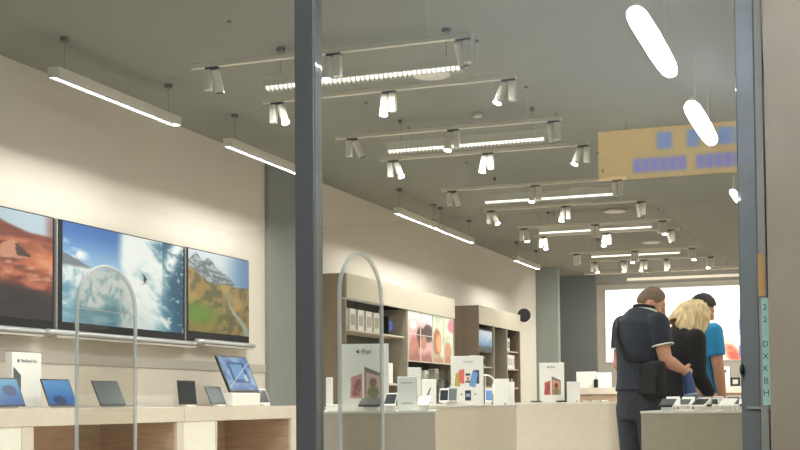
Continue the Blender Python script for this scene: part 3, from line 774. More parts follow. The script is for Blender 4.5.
# ------------------------------------------------------------------ back of the shop
def paint_back(U, V):
    C = fill(U, c3(255, 253, 250)); n = fbm(U, V, 8, 71)
    fig = np.exp(-((U - .835) / .075) ** 4 - ((V - .30) / .36) ** 4); C = mix(C, c3(248, 205, 190), fig * (.8 + .2 * n))
    red = np.exp(-((U - .86 + .2 * (V - .1)) / .045) ** 2 - ((V - .06) / .17) ** 2); C = mix(C, c3(214, 84, 60), np.clip(red * 1.4, 0, 1) * (.5 + .5 * sm(n, .4, .6)))
    ph = poly_in(U, V, [(.905, .04), (.93, .04), (.93, .60), (.905, .60)]); C = mix(C, c3(96, 108, 150), ph * (.4 + .6 * sm(n, .35, .6)))
    d = ((U - .81) / .012) ** 2 + ((V - .56) / .012) ** 2; C = mix(C, c3(170, 190, 210), (d < 1).astype(float) * .7)
    return C
t = thing('backlit_picture', 'huge white backlit picture with a pink figure on the back wall', 'picture', (-3.85, 28.0, 1.82))
box('frame', (-1.62, 1.62, -.05, -.004, 0, 1.65), M['white'], t)
picture('picture_print', paint_back, 200, 100, (-1.60, -.0515, .02), (3.2, 0, 0), (0, 0, 1.61), M['backlit'], t)
t = thing('display_counter', 'long pale counter below the white picture at the back wall', 'counter', (-3.22, 25.2, 0))
box('worktop', (-2.29, 2.9, -.38, .38, 1.10, 1.23), M['laminate'], t, .004)
box('body_panel', (-2.2, 2.8, -.33, .35, 0, 1.099), M['wood'], t)
whitebox('wide white box on the back counter left of the man', -5.29, 25.0, 1.23, .40, .33, .1, 0, None, 'white boxes on the back counter')
whitebox('white box on the back counter touching the man, right of the wide box', -4.93, 24.98, 1.23, .29, .305, .1, 0, None, 'white boxes on the back counter')
goods('black phone pack on the back counter in front of the white boxes', -5.075, 24.92, 1.23, .08, .05, .17, M['black'], None, 'goods on the back counter')
t = whitebox('white box with a small dark logo on the back counter under the pink figure', -2.555, 25.0, 1.23, .16, .38, .1, 0, None, 'white boxes on the back counter')
fruit_logo(.08, (0, -.002, .30), (1, 0, 0), (0, 0, 1), M['ink'], t)
for x, nm in ((-2.71, 'left'), (-2.37, 'right')):
    t = thing('photo_frame', 'small black frame on the back counter %s of the logo box' % nm, 'frame', (x, 25.0, 1.23), 0, 'goods on the back counter')
    box('frame', (-.09, .09, 0, .02, 0, .17), M['black'], t); box('picture_print', (-.05, .05, -.001, 0, .04, .13), M['stripgrey'], t)

# ------------------------------------------------------------------ ceiling: tracks, spots, linear lamps
ORD = ['nearest', 'second', 'third', 'fourth', 'fifth', 'sixth', 'seventh', 'eighth', 'ninth', 'tenth']
TY = [7.55, 8.63, 10.06, 11.13, 13.0, 14.53, 16.2, 17.1, 19.33, 20.6]
TZ = 3.27
tp = None
def track_meshes():
    t = thing('light_track', 'white ceiling track with three spotlights, nearest to the glass', 'light track', (-3.315, TY[0], TZ), 0, 'ceiling light tracks')
    box('rail', (-1.015, 1.015, -.018, .018, 0, .032), M['railwhite'], t, .003)
    for s in (-.72, .72):
        bm = new_bm(); cyl(bm, (s, 0, .032), (s, 0, CZ - TZ - .02), .0016, 6); obj('suspension_wire', bm, M['stripgrey'], t)
        bm = new_bm(); cyl(bm, (s, 0, CZ - TZ - .02), (s, 0, CZ - TZ), .014, 14); obj('ceiling_mount', bm, M['ceil'], t)
    return t
tr0 = track_meshes()
for k in range(1, 10):
    dup(tr0, (-3.315 + (.06 if k == 9 else 0), TY[k], TZ), 'white ceiling track with spotlights, %s from the glass' % ORD[k])
def make_spot(lit):
    t = thing('track_spotlight', 'x', 'spotlight', (0, 0, TZ), 0, 'track spotlights')
    box('adapter', (-.05, .05, -.012, .012, -.016, 0), M['black'], t)
    box('gear_box', (-.025, .025, -.024, .024, -.158, -.017), M['lampwhite'], t, .004)
    bm = new_bm(); loft(bm, [(0, 0, .0), (0, 0, -.145), (0, 0, -.15)], [.031, .031, .029], n=20)
    hd = obj('lamp_head', bm, M['lampwhite'], t); hd.location = (0, 0, -.03)
    bm = new_bm(); loft(bm, [(0, 0, -.149), (0, 0, -.156), (0, 0, -.160)], [.031, .030, .018], n=20); obj('lens', bm, M['lens_on'] if lit else M['lens_off'], hd)
    return t
prot = {0: make_spot(0), 1: make_spot(1)}
SP = [(0, -4.17, .05, 0), (0, -3.26, -.037, 1), (0, -2.36, 0, 0), (1, -4.20, .093, 1), (1, -3.28, -.033, 1), (1, -2.36, -.084, 1),
      (2, -4.17, .093, 0), (2, -3.24, -.046, 1), (2, -2.37, -.011, 0), (3, -4.19, .101, 1), (3, -3.25, -.05, 1), (3, -2.35, -.085, 1),
      (4, -4.21, .079, 0), (4, -3.27, -.035, 1), (4, -2.39, -.024, 0), (5, -4.21, .099, 1), (5, -3.29, -.05, 1), (5, -2.40, -.014, 0),
      (6, -4.24, .054, 1), (6, -3.28, .024, 0), (6, -2.41, .034, 1), (7, -4.20, .048, 1), (7, -3.30, -.044, 1), (7, -2.43, .01, 0),
      (8, -4.21, -.034, 0), (8, -3.30, -.033, 1), (8, -2.43, .026, 1),
      (9, -4.2, .065, 1), (9, -3.70, .006, 1), (9, -3.37, -.052, 1), (9, -3.0, 0, 1), (9, -2.3, -.042, 1)]
first = {0: True, 1: True}
cnt = {}
spot_light = bpy.data.lights.new('spot_beam', 'SPOT'); spot_light.energy = 40; spot_light.spot_size = math.radians(75); spot_light.spot_blend = .6; spot_light.shadow_soft_size = .028; spot_light.color = (1, .97, .92)
for tk, x, dx, lit in SP:
    cnt[tk] = cnt.get(tk, 0) + 1
    tot = sum(1 for s in SP if s[0] == tk)
    pos = ['left end', 'middle', 'right end'][cnt[tk] - 1] if tot == 3 else names[cnt[tk] - 1] + ' place from left'
    lab = '%s white spotlight at the %s of the %s ceiling track' % ('lit' if lit else 'unlit', pos, ORD[tk])
    if first[lit]:
        o = prot[lit]; first[lit] = False; o.location = (x, TY[tk], TZ); o['label'] = lab
    else:
        o = dup(prot[lit], (x, TY[tk], TZ), lab)
    hd = [c for c in o.children if c.name.startswith('lamp_head')][0]
    gb = [c for c in o.children if c.name.startswith('gear_box')][0]
    sd_ = 1 if dx >= .02 else -1
    gb.location = (-sd_ * .03, 0, 0); hd.location = (sd_ * .03, -.004, -.03)
    dx = dx - sd_ * .03
    ax = math.asin(max(-.9, min(.9, dx / .17)))
    # tilt sideways by the seen offset; lit heads lean towards the entrance, unlit ones away from it
    hd.rotation_euler = (math.radians(-9 if lit else 12), -ax, 0)
    if lit:
        lo = bpy.data.objects.new('spot_beam', spot_light); COL.objects.link(lo); lo.parent = hd; lo.location = (0, 0, -.16)

# unseen track added inside the window, above the frame, to light the front tables
tw = dup(tr0, (-3.0, 5.0, TZ), 'unseen white ceiling track with three spotlights added inside the shop window')
for k, x in enumerate((-3.6, -2.6, -2.0)):
    o = dup(prot[1], (x, 5.0, TZ), 'unseen lit spotlight added just inside the shop window, ' + ['at the left', 'in the middle', 'at the right'][k])
    hd = [c for c in o.children if c.name.startswith('lamp_head')][0]; gb = [c for c in o.children if c.name.startswith('gear_box')][0]
    gb.location = (.03, 0, 0); hd.location = (-.03, .004, -.03); hd.rotation_euler = (math.radians([48, 32, 52][k]), 0, math.radians([30, 0, -14][k]))
    lo = bpy.data.objects.new('spot_beam', spot_light); COL.objects.link(lo); lo.parent = hd; lo.location = (0, 0, -.17)

def linear(label, x, y, z, L, along, lit, group, power, spread):
    t = thing('linear_lamp', label, 'ceiling lamp', (x, y, z), 0 if along == 'X' else PI / 2, group)
    h = L / 2
    bm = new_bm(); bx(bm, -h, h, -.045, -.037, 0, .065); bx(bm, -h, h, .037, .045, 0, .065); bx(bm, -h, h, -.045, .045, .065, .072)
    bx(bm, -h, -h + .006, -.037, .037, 0, .065); bx(bm, h - .006, h, -.037, .037, 0, .065)
    obj('housing', bm, M['lampwhite'], t)
    if not lit:
        box('diffuser', (-h + .007, h - .007, -.036, .036, .03, .034), M['strip_dim'], t)
        bm = new_bm(); bx(bm, -h + .007, h - .007, .0345, .0368, .0005, .03); bx(bm, -h + .007, h - .007, -.0368, -.0345, .0005, .03); obj('dimming_liner', bm, M['ink'], t)  # dark strips added inside the housing to dim its visible glow
    if lit:
        bm = new_bm(); loft(bm, [(-h + .01, 0, -.008), (h - .01, 0, -.008)], [(.010, .027)] * 2, side=(0, 0, 1), n=16); obj('diffuser', bm, M['strip_on'], t)
        bm = new_bm()
        n = int(L / .036)
        for k in range(n + 1):
            xx = -h + .01 + (L - .02) * k / n; bx(bm, xx - .003, xx + .003, -.037, .037, -.028, .002)
        obj('louvre', bm, M['lampwhite'], t)
    for s in (-.42 * L, .42 * L):
        bm = new_bm(); cyl(bm, (s, 0, .072), (s, 0, CZ - z - .03), .002, 6); obj('suspension_wire', bm, M['ink'], t)
        bm = new_bm(); cyl(bm, (s, 0, CZ - z - .03), (s, 0, CZ - z), .032 if (not lit or y < 9) else .018, 16); obj('ceiling_mount', bm, M['darkpaint'], t)
    ld = bpy.data.lights.new('lamp_light', 'AREA'); ld.shape = 'RECTANGLE'; ld.size = L - .04; ld.size_y = .06 if lit else .022; ld.energy = power; ld.spread = math.radians(spread); ld.color = (1, .98, .945) if lit else (1, .985, .96)
    lo = bpy.data.objects.new('lamp_light', ld); COL.objects.link(lo); lo.parent = t; lo.location = (0, 0, -.03 if lit else .024)
    return t
for k, (y, x0, x1) in enumerate([(8.28, -4.12, -2.59), (10.82, -4.12, -2.62), (14.03, -4.135, -2.62), (16.88, -4.2, -2.64), (20.0, -4.12, -2.70), (22.6, -4.2, -2.7), (24.0, -4.2, -2.7)][:5]):
    linear('lit linear lamp with louvre hanging across the shop, %s from the glass' % ORD[k], (x0 + x1) / 2, y, 3.30, x1 - x0, 'X', True, 'louvred lamps across the shop', 80, 170)
for k, (y0, y1, w) in enumerate([(7.33, 9.02, 'above the canyon and wave pictures'), (9.9, 11.6, 'passing behind the dark mullion'), (14.2, 15.72, 'above the long cabinet, nearer of two'), (15.78, 17.32, 'above the long cabinet, farther of two'), (19.7, 21.22, 'farthest, near the grey column')]):
    linear('slim lamp hanging along the left wall, ' + w, -5.31, (y0 + y1) / 2, 3.262, y1 - y0, 'Y', False, 'lamps along the left wall', 40, 180)
linear('unseen lit linear lamp added just inside the shop window, above the gates', -3.36, 5.7, 3.262, 1.52, 'X', True, 'louvred lamps across the shop', 80, 170)  # unseen lamp added to brighten the front tables
for k, y in enumerate((7.6, 10.4)):  # unseen lamps added to light the faces turned to the right
    linear('unseen slim lamp added along the right wall, %s from the window' % ['first', 'second'][k], -.1, y, 3.262, 1.7, 'Y', False, 'unseen lamps added along the right wall', 40, 180)
# two long rails in front of the back wall
for k, (y, x0, x1, z) in enumerate([(22.6, -4.78, -1.9, 3.27), (24.05, -4.26, -2.1, 3.27)]):
    t = thing('light_rail', 'long bare pale light rail near the back wall, %s one' % ['nearer', 'farther'][k], 'light track', ((x0 + x1) / 2, y, z), 0, 'bare rails by the back wall')
    h = (x1 - x0) / 2
    box('rail', (-h, h, -.03, .03, 0, .05), M['fascia'], t, .004)
    ld = bpy.data.lights.new('lamp_light', 'AREA'); ld.shape = 'RECTANGLE'; ld.size = x1 - x0; ld.size_y = .05; ld.energy = 170; ld.color = (1, .975, .935)
    lo = bpy.data.objects.new('lamp_light', ld); COL.objects.link(lo); lo.parent = t; lo.location = (0, .01, -.004); lo.rotation_euler = (math.radians(25), 0, 0)
    for s in (-.8, .8):
        bm = new_bm(); cyl(bm, (s, 0, .05), (s, 0, CZ - z), .003, 6); obj('suspension_wire', bm, M['ink'], t)
# round ceiling fittings
for x, y, r, nm in [(-3.19, 9.35, .155, 'beside the nearest louvred lamp'), (-3.265, 10.86, .045, 'small ring-like one above the second lamp'), (-3.21, 15.18, .16, 'between the third and fourth lamps'), (-3.18, 17.08, .16, 'above the eighth track'), (-3.26, 20.67, .15, 'farthest from the glass')]:
    t = thing('ceiling_speaker', 'round pale flat fitting on the ceiling, ' + nm, 'ceiling fitting', (x, y, CZ), 0, 'round ceiling fittings')
    bm = new_bm(); loft(bm, [(0, 0, 0), (0, 0, -.02), (0, 0, -.028)], [r, r, r * .9], n=32); obj('rim', bm, M['fascia'], t)
    bm = new_bm(); cyl(bm, (0, 0, -.028), (0, 0, -.03), r * .8, 32); obj('grille', bm, M['lampwhite'], t)

# ------------------------------------------------------------------ people
def solid(name, bm, m, parent, voxel, smooth_it=6):
    bmesh.ops.recalc_face_normals(bm, faces=bm.faces)
    me = bpy.data.meshes.new(name + '_raw'); bm.to_mesh(me); bm.free()
    o = bpy.data.objects.new(name + '_raw', me); COL.objects.link(o)
    r = o.modifiers.new('r', 'REMESH'); r.mode = 'VOXEL'; r.voxel_size = voxel
    s = o.modifiers.new('s', 'SMOOTH'); s.factor = .5; s.iterations = smooth_it
    dg = bpy.context.evaluated_depsgraph_get()
    m2 = bpy.data.meshes.new_from_object(o.evaluated_get(dg), depsgraph=dg); m2.name = name
    bpy.data.objects.remove(o); bpy.data.meshes.remove(me)
    m2.materials.clear(); m2.materials.append(m)
    for p in m2.polygons: p.use_smooth = True
    ob = bpy.data.objects.new(name, m2); COL.objects.link(ob)
    if parent is not None: ob.parent = parent
    return ob

def limb(bm, pts, rads, n=14):
    # rounded tapered chain, denser between joints
    P = [Vector(p) for p in pts]
    for p, r in zip(P, rads): ball(bm, p, (r, r, r), 14, 8)
    for i in range(len(P) - 1):
        loft(bm, [P[i], P[i + 1]], [(rads[i],) * 2, (rads[i + 1],) * 2], side=(1, 0.01, 0), n=n)

def hand(bm, wrist, d, nrm, curl, s=1.0, flip=1):
    """palm with four unequal bent fingers and a thumb from its side. d: along the hand, nrm: out of the palm."""
    d = Vector(d).normalized(); n = Vector(nrm); n = (n - d * n.dot(d)).normalized(); w = d.cross(n) * flip
    W = Vector(wrist)
    loft(bm, [W - d * .01, W + d * .03 * s, W + d * .085 * s], [(.026 * s, .019 * s), (.037 * s, .016 * s), (.041 * s, .013 * s)], side=tuple(w), n=12)
    for k, L in enumerate((.068, .078, .072, .056)):
        b = W + d * .08 * s + w * ((k - 1.5) * -.021 * s)
        dirs = d.copy(); p = b - d * .015; pts = [p]; ang = 0
        for q, seg in enumerate((.45, .32, .23)):
            ang += curl * (.8 if q == 0 else 1.0)
            v = d * math.cos(ang) + n * math.sin(ang); p = p + v * (L * s * seg + (.015 if q == 0 else 0)); pts.append(p)
        limb(bm, pts, [.0095 * s, .009 * s, .0082 * s, .0072 * s], 10)
    b = W + d * .025 * s + w * .03 * s
    v1 = (d * .6 + w * .75 + n * .25).normalized(); v2 = (d * .85 + w * .15 + n * .5 * (1 + curl * .4)).normalized()
    limb(bm, [b, b + v1 * .042 * s, b + v1 * .042 * s + v2 * .032 * s, b + v1 * .042 * s + v2 * .055 * s], [.014 * s, .011 * s, .0095 * s, .008 * s], 10)

def headshape(p):
    """unit sphere point -> head surface (x right, y front, z up), centred between crown and chin"""
    x, y, z = p
    w, dpt, h = .076, .098, .118
    if z < 0:
        k = 1 - .34 * (-z) ** 1.6; x *= k
        y = y * (1 - .16 * (-z)) if y > 0 else y * (1 - .45 * (-z))
    if y > .55 and z > -.2: y = .55 + (y - .55) * .75
    return Vector((x * w, y * dpt, z * h))

def add_head(bm, c, R, s=1.0):
    rr = bmesh.ops.create_uvsphere(bm, u_segments=28, v_segments=20, radius=1.0)
    for v in rr['verts']: v.co = Vector(c) + R @ (headshape(v.co) * s)
    P = lambda x, y, z: Vector(c) + R @ (Vector((x, y, z)) * s)
    loft(bm, [P(0, .086, .022), P(0, .104, -.01), P(0, .110, -.024), P(0, .092, -.034)], [(.009 * s, .008 * s), (.012 * s, .011 * s), (.016 * s, .012 * s), (.014 * s, .006 * s)], side=tuple(R @ Vector((1, 0, 0))), n=10)
    ball(bm, P(0, .083, .03), (.05 * s, .012 * s, .012 * s), 14, 8, R)         # brow
    ball(bm, P(0, .068, -.098), (.026 * s, .018 * s, .015 * s), 14, 8, R)      # chin
    for sx in (-1, 1):
        ball(bm, P(sx * .077, -.008, -.008), (.009 * s, .021 * s, .033 * s), 12, 8, R @ Matrix.Rotation(.25 * sx, 3, 'Z'))
        ball(bm, P(sx * .045, .06, -.03), (.024 * s, .022 * s, .022 * s), 12, 8, R)

def head_bits(parent, c, R, s=1.0):
    P = lambda x, y, z: Vector(c) + R @ (Vector((x, y, z)) * s)
    for sx in (-1, 1):
        bm = new_bm(); ball(bm, P(sx * .031, .083, .008), (.013 * s, .008 * s, .007 * s), 12, 8, R); e = obj('eye', bm, M['eye'], parent, True)
        bm = new_bm(); ball(bm, P(sx * .031, .0895, .007), (.0055 * s, .003 * s, .0055 * s), 10, 6, R); obj('iris', bm, M['iris'], e, True)
    bm = new_bm(); ball(bm, P(0, .090, -.062), (.024 * s, .007 * s, .0065 * s), 14, 8, R); obj('mouth', bm, M['lips'], parent, True)

def hair_cap(name, parent, c, R, m, keep, thick, s=1.0, rough=.0, voxel=.006, extra=None):
    bm = new_bm()
    rr = bmesh.ops.create_uvsphere(bm, u_segments=40, v_segments=28, radius=1.0)
    base = {}
    for v in rr['verts']: base[v] = v.co.copy()
    kill = [v for v in rr['verts'] if not keep(base[v])]
    for v in rr['verts']:
        q = base[v]; n_ = mnoise.noise(Vector((q.x * 6, q.y * 6, q.z * 2.2))) * rough
        v.co = Vector(c) + R @ (headshape(q) * s * (1 + (thick + n_) / .09))
    bmesh.ops.delete(bm, geom=kill, context='VERTS')
    # give the cap thickness by an inner copy
    geom = bm.faces[:]
    ex = bmesh.ops.solidify(bm, geom=geom, thickness=max(.012, thick * .9))
    if extra: extra(bm)
    return solid(name, bm, m, parent, voxel, 3)

def person(label, loc, rz, P):
    t = thing('person', label, 'person', loc, rz, None)
    s = P['scale']; V = lambda p: tuple(q * s for q in p)
    R = Matrix.Rotation(P['head_turn'], 3, 'Z') @ Matrix.Rotation(P.get('head_side', 0), 3, 'Y') @ Matrix.Rotation(-P['head_pitch'], 3, 'X')
    hc = Vector(V(P['head']))
    sk = [Vector(V(p)) for p in P['spine']]; sr = [(a * s, b * s) for a, b in P['spine_r']]
    bm = new_bm()
    loft(bm, sk, sr, n=24)
    limb(bm, [sk[-1] - Vector((0, 0, .03)), sk[-1] * .5 + hc * .5 + Vector((0, -.015, -.02)), hc + R @ Vector((0, -.025, -.05))], [.062 * s, .056 * s, .056 * s])
    add_head(bm, hc, R, P.get('head_scale', 1.0))
    for sd in ('L', 'R'):
        a = [Vector(V(p)) for p in P['arm' + sd]]
        sh, el, wr = a
        um = sh.lerp(el, .45); fm = el.lerp(wr, .35)
        limb(bm, [sh, um, el, fm, wr], [q * s * P.get('arm_k', 1) for q in (.058, .05, .041, .042, .027)])
        hd = P['hand' + sd]
        hand(bm, wr, hd[0], hd[1], hd[2], .95 * s, hd[3])
        l = [Vector(V(p)) for p in P['leg' + sd]]
        limb(bm, [l[0], l[0].lerp(l[1], .5), l[1], l[1].lerp(l[2], .35), l[2]], [q * s for q in (.092, .074, .056, .058, .038)])
        limb(bm, [l[2], l[2] + Vector((0, .07, -.035)), l[2] + Vector((0, .15, -.05))], [.038 * s, .036 * s, .028 * s])
    body = solid('body', bm, M['skin'], t, .0075, 5)
    # trousers
    e = .012
    bm = new_bm()
    k = P['n_hip']
    loft(bm, [sk[0] - Vector((0, 0, .06))] + sk[:k], [(sr[0][0] + e, sr[0][1] + e)] + [(q[0] + e, q[1] + e) for q in sr[:k]], n=24)
    for sd in ('L', 'R'):
        l = [Vector(V(p)) for p in P['leg' + sd]]
        limb(bm, [l[0], l[0].lerp(l[1], .5), l[1], l[1].lerp(l[2], .5), l[2] + Vector((0, 0, .01))], [q * s for q in (.104, .090, .078, .074, .068)])
    solid('trousers', bm, P['m_leg'], t, .011, 6)
    # upper garment
    e = P.get('ease', .016)
    bm = new_bm()
    h0 = P['hem']; pts = []; rr_ = []
    zs = [p.z for p in sk]
    def at(z):
        for i in range(len(sk) - 1):
            if sk[i].z <= z <= sk[i + 1].z:
                q = (z - sk[i].z) / (sk[i + 1].z - sk[i].z); return sk[i].lerp(sk[i + 1], q), (sr[i][0] * (1 - q) + sr[i + 1][0] * q, sr[i][1] * (1 - q) + sr[i + 1][1] * q)
        return (sk[-1], sr[-1]) if z > zs[-1] else (sk[0], sr[0])
    z_top = zs[-1] - .01
    for i in range(13):
        p, q = at(h0 * s + (z_top - h0 * s) * i / 12); pts.append(p); rr_.append((q[0] + e + (.008 if i == 0 else 0), q[1] + e + (.008 if i == 0 else 0)))
    loft(bm, pts, rr_, n=28)
    for sd in ('L', 'R'):
        sh, el, wr = [Vector(V(p)) for p in P['arm' + sd]]
        if P['sleeve'] <= 1: pp = [sh, sh.lerp(el, P['sleeve'] * .5), sh.lerp(el, P['sleeve'])]; qq = (.072, .07, .066)
        else: pp = [sh, sh.lerp(el, .5), el, el.lerp(wr, .5), el.lerp(wr, .93)]; qq = (.074, .066, .058, .052, .044)
        pp = [Vector(p) for p in pp]
        loft(bm, [sh + (sh - pp[1]) * .2] + pp, [(.05 * s,) * 2] + [(q * s * P.get('arm_k', 1),) * 2 for q in qq], side=(1, .01, 0), n=18)
        ball(bm, sh, (.074 * s,) * 3, 14, 8)
        if P.get('trim') and P['sleeve'] <= 1:
            b2 = new_bm(); ax = (pp[2] - pp[1]).normalized(); u = ax.cross(Vector((.3, .2, 1))).normalized(); w_ = ax.cross(u)
            ring = [pp[2] - ax * .004 + (u * math.cos(2 * PI * q / 24) + w_ * math.sin(2 * PI * q / 24)) * .066 * s * P.get('arm_k', 1) for q in range(24)]
            loft(b2, ring, .006, side=tuple(ax), n=8, closed=True); c_o = obj('sleeve_trim', b2, M['whitecloth'], t, True)
            c_o['label'] = 'white sleeve edging'
    solid(P['top_name'], bm, P['m_top'], t, .0105, 6)
    if P.get('trim'):
        nb = sk[-1]; up = (hc - nb).normalized()
        for nm, dz, r, rad, mm in (('collar', .012, .072, .016, M['blackcloth']), ('collar_trim', -.004, .080, .009, M['whitecloth'])):
            b2 = new_bm(); ring = [nb + Vector((math.cos(2 * PI * q / 28) * r * s, math.sin(2 * PI * q / 28) * r * .92 * s + .006, dz + .012 * math.sin(2 * PI * q / 28) * -1)) for q in range(28)]
            loft(b2, ring, [(rad, .007)] * 28, side=(0, 0, 1), n=8, closed=True); obj(nm, b2, mm, t, True)
    for sd in ('L', 'R'):
        l = Vector(V(P['leg' + sd][2])); bm = new_bm()
        loft(bm, [l + Vector((0, -.07, -.05)), l + Vector((0, -.05, -.035)), l + Vector((0, .05, -.03)), l + Vector((0, .14, -.048)), l + Vector((0, .19, -.058))], [(.03, .03), (.046, .046), (.05, .05), (.048, .034), (.03, .022)], side=(1, 0, 0), n=14)
        obj('shoe', bm, M['shoe'], t, True)
    head_bits(t, hc, R, P.get('head_scale', 1.0))
    return t, hc, R

# the man in the navy polo shirt (seen from behind, head turned to the right and down)
man = dict(scale=1.03, head=(.0, .10, 1.56), head_turn=math.radians(-34), head_pitch=math.radians(24), head_side=0.0,
    spine=[(0, 0, .86), (0, -.005, .95), (0, 0, 1.07), (0, .005, 1.2), (0, .0, 1.34), (0, .0, 1.43), (0, .018, 1.475), (0, .035, 1.52)],
    spine_r=[(.158, .115), (.162, .122), (.152, .118), (.158, .12), (.172, .122), (.162, .105), (.108, .08), (.064, .062)],
    armL=[(-.168, .01, 1.425), (-.205, .0, 1.17), (-.15, .18, 1.02)], armR=[(.168, 0, 1.425), (.212, .02, 1.185), (.205, .175, 1.125)],
    handL=((.1, .6, -.6), (1, .2, .2), .35, 1), handR=((-.02, .85, -.35), (-1, 0, 0), .62, 1),
    legL=[(-.092, 0, .88), (-.10, .015, .48), (-.11, -.02, .085)], legR=[(.092, 0, .88), (.10, .02, .48), (.11, .0, .085)],
    n_hip=4, hem=.985, sleeve=.62, m_leg=M['jeans'], m_top=M['navy'], top_name='polo_shirt', trim=True, ease=.02, arm_k=1.04)
MR = math.radians(-38)
pm, hc, R = person('man in navy polo shirt and dark jeans looking down, seen from behind', (-1.418, 8.45, 0), MR, man)
hair_cap('hair', pm, hc, R, M['hair_grey'], lambda q: q.z > (.02 if q.y < .25 else .02 + (q.y - .25) * .95) - (.32 if q.y < -.35 else 0), .005)
# woman with blonde bob
wom = dict(scale=1.0, head=(.0, .19, 1.535), head_turn=math.radians(-25), head_pitch=math.radians(34), head_side=0.0,
    spine=[(0, -.02, .84), (0, -.025, .93), (0, .0, 1.06), (0, .035, 1.2), (0, .07, 1.32), (0, .085, 1.39), (0, .105, 1.43), (0, .125, 1.465)],
    spine_r=[(.165, .12), (.172, .125), (.145, .11), (.15, .12), (.165, .115), (.15, .10), (.10, .075), (.055, .052)],
    armL=[(-.165, .08, 1.385), (-.22, .12, 1.14), (-.15, .31, 1.05)], armR=[(.165, .08, 1.385), (.20, .07, 1.13), (.12, .24, .99)],
    handL=((.2, .7, -.3), (1, 0, .2), .5, 1), handR=((-.2, .7, -.3), (-1, 0, .2), .5, -1),
    legL=[(-.088, -.02, .86), (-.09, 0, .47), (-.09, -.02, .085)], legR=[(.088, -.02, .86), (.09, 0, .47), (.09, -.02, .085)],
    n_hip=4, hem=.86, sleeve=2, m_leg=M['blackcloth'], m_top=M['blackcloth'], top_name='jacket', ease=.022)
pw, hc, R = person('woman with blonde bobbed hair in a black jacket bending over the table', (-1.285, 8.98, 0), math.radians(-44), wom)
def bob(bm, c=hc.copy(), R=R.copy()):
    P = lambda x, y, z: c + R @ Vector((x, y, z))
    rg = random.Random(5)
    for k in range(34):
        a = math.radians(25 + 310 * k / 33) + PI / 2     # from right of the face round the back to left of it
        dx, dy = math.cos(a), math.sin(a)
        b0 = P(dx * .05, dy * .06 - .01, .105 + rg.uniform(-.006, .01)); b1 = P(dx * .086, dy * .108 - .01, .05)
        b2 = P(dx * .096, dy * .120 - .012, -.03); b3 = P(dx * (.110 + rg.uniform(0, .03)), dy * (.122 + rg.uniform(0, .03)) - .014, -.10 + rg.uniform(-.045, .03))
        loft(bm, [b0, b1, b2, b3], [(.018, .016), (.022, .018), (.022, .018), (.010, .008)], side=(dx, dy, .01), n=8)
hair_cap('hair', pw, hc, R, M['hair_blonde'], lambda q: q.z > -.15 and not (q.y > .45 and q.z < .62), .022, 1.0, .02, .007, bob)
# third person, in bright blue T-shirt
thr = dict(scale=1.02, head=(.0, .07, 1.60), head_turn=math.radians(-28), head_pitch=math.radians(26), head_side=0.0,
    spine=[(0, 0, .86), (0, -.005, .95), (0, 0, 1.07), (0, .01, 1.2), (0, .012, 1.34), (0, .01, 1.43), (0, .02, 1.475), (0, .03, 1.515)],
    spine_r=[(.155, .11), (.16, .115), (.148, .11), (.155, .115), (.175, .118), (.165, .10), (.105, .075), (.06, .055)],
    armL=[(-.18, 0, 1.425), (-.22, .04, 1.17), (-.17, .24, 1.06)], armR=[(.18, .01, 1.425), (.215, .02, 1.18), (.19, .08, .95)],
    handL=((.2, .7, -.3), (1, 0, .2), .5, 1), handR=((0, .1, -1), (-1, .1, 0), .35, 1),
    legL=[(-.09, 0, .88), (-.10, .01, .48), (-.10, -.02, .085)], legR=[(.09, 0, .88), (.10, .01, .48), (.10, -.02, .085)],
    n_hip=4, hem=.93, sleeve=.7, m_leg=M['jeans'], m_top=M['bluecloth'], top_name='t_shirt', ease=.018)
pt, hc, R = person('dark-haired person in a bright blue T-shirt behind the blonde woman', (-1.195, 9.55, 0), math.radians(-40), thr)
hair_cap('hair', pt, hc, R, M['hair_dark'], lambda q: q.z > (.05 if q.y < .2 else .05 + (q.y - .2) * .75) - (.35 if q.y < -.3 else 0), .013, 1.0, .004)

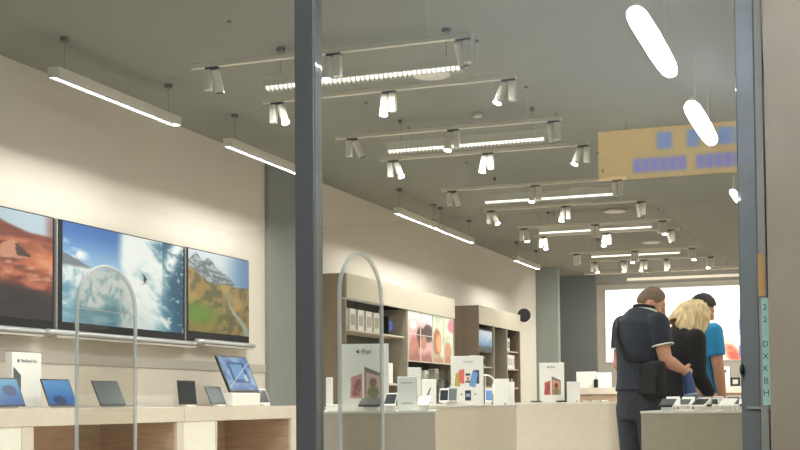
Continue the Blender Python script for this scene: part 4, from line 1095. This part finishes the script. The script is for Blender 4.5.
# the man's bag with its strap, and the bottle he holds
bx_, by_, bz_ = -1.325, 8.285, .965
t = thing('shoulder_bag', 'black shoulder bag at the right hip of the man in navy', 'bag', (bx_, by_, bz_), MR)
bm = new_bm(); bx(bm, -.12, .11, -.035, .05, 0, .25, .03); obj('bag_body', bm, M['blackcloth'], t, True)
bm = new_bm(); bx(bm, -.105, .095, -.045, -.036, .03, .15, .004); obj('front_pocket', bm, M['blackcloth'], t)
def mp(x, y, z):   # man-local to bag-local
    w = Matrix.Rotation(MR, 3, 'Z') @ Vector((x, y, z)) + Vector((-1.418 - bx_, 8.45 - by_, -bz_))
    return Matrix.Rotation(-MR, 3, 'Z') @ w
pts = [mp(-.10, .085, 1.515), mp(-.115, -.01, 1.535), mp(-.105, -.10, 1.49), mp(-.07, -.155, 1.40), mp(-.02, -.160, 1.30), mp(.05, -.162, 1.23), Vector((.0, -.01, .24))]
bm = new_bm(); loft(bm, pts, [(.016, .004)] * len(pts), side=(1, 0, .6), n=8); obj('strap', bm, M['discblack'], t, True)
t = thing('bottle', 'dark blue bottle with a pale band in the hand of the man in navy', 'bottle', (-1.095, 8.50, .965))
bm = new_bm(); loft(bm, [(0, 0, 0), (0, 0, .006), (-.004, 0, .05), (-.02, 0, .13), (-.026, 0, .17), (-.03, 0, .19)], [.036, .044, .044, .037, .030, .022], n=24); obj('bottle_body', bm, M['bottleblue'], t, True)
bm = new_bm(); loft(bm, [(-.001, 0, .020), (-.003, 0, .036)], [.0450, .0449], n=24); obj('band', bm, M['bottleband'], t, True)
bm = new_bm(); loft(bm, [(-.03, 0, .19), (-.034, 0, .215)], [.02, .019], n=20); obj('cap', bm, M['black'], t, True)

# ------------------------------------------------------------------ world and render look
w = bpy.data.worlds.new('world'); SC.world = w; w.use_nodes = True
w.node_tree.nodes['Background'].inputs[0].default_value = (.5, .5, .52, 1); w.node_tree.nodes['Background'].inputs[1].default_value = .02
SC.view_settings.view_transform = 'Standard'; SC.view_settings.look = 'None'; SC.view_settings.gamma = 1.0
SC.view_settings.use_curve_mapping = False; SC.view_settings.exposure = -0.08
try:
    SC.cycles.use_denoising = True; SC.cycles.max_bounces = 10; SC.cycles.diffuse_bounces = 6; SC.cycles.transparent_max_bounces = 24
    SC.cycles.sample_clamp_indirect = 6.0
except Exception: pass
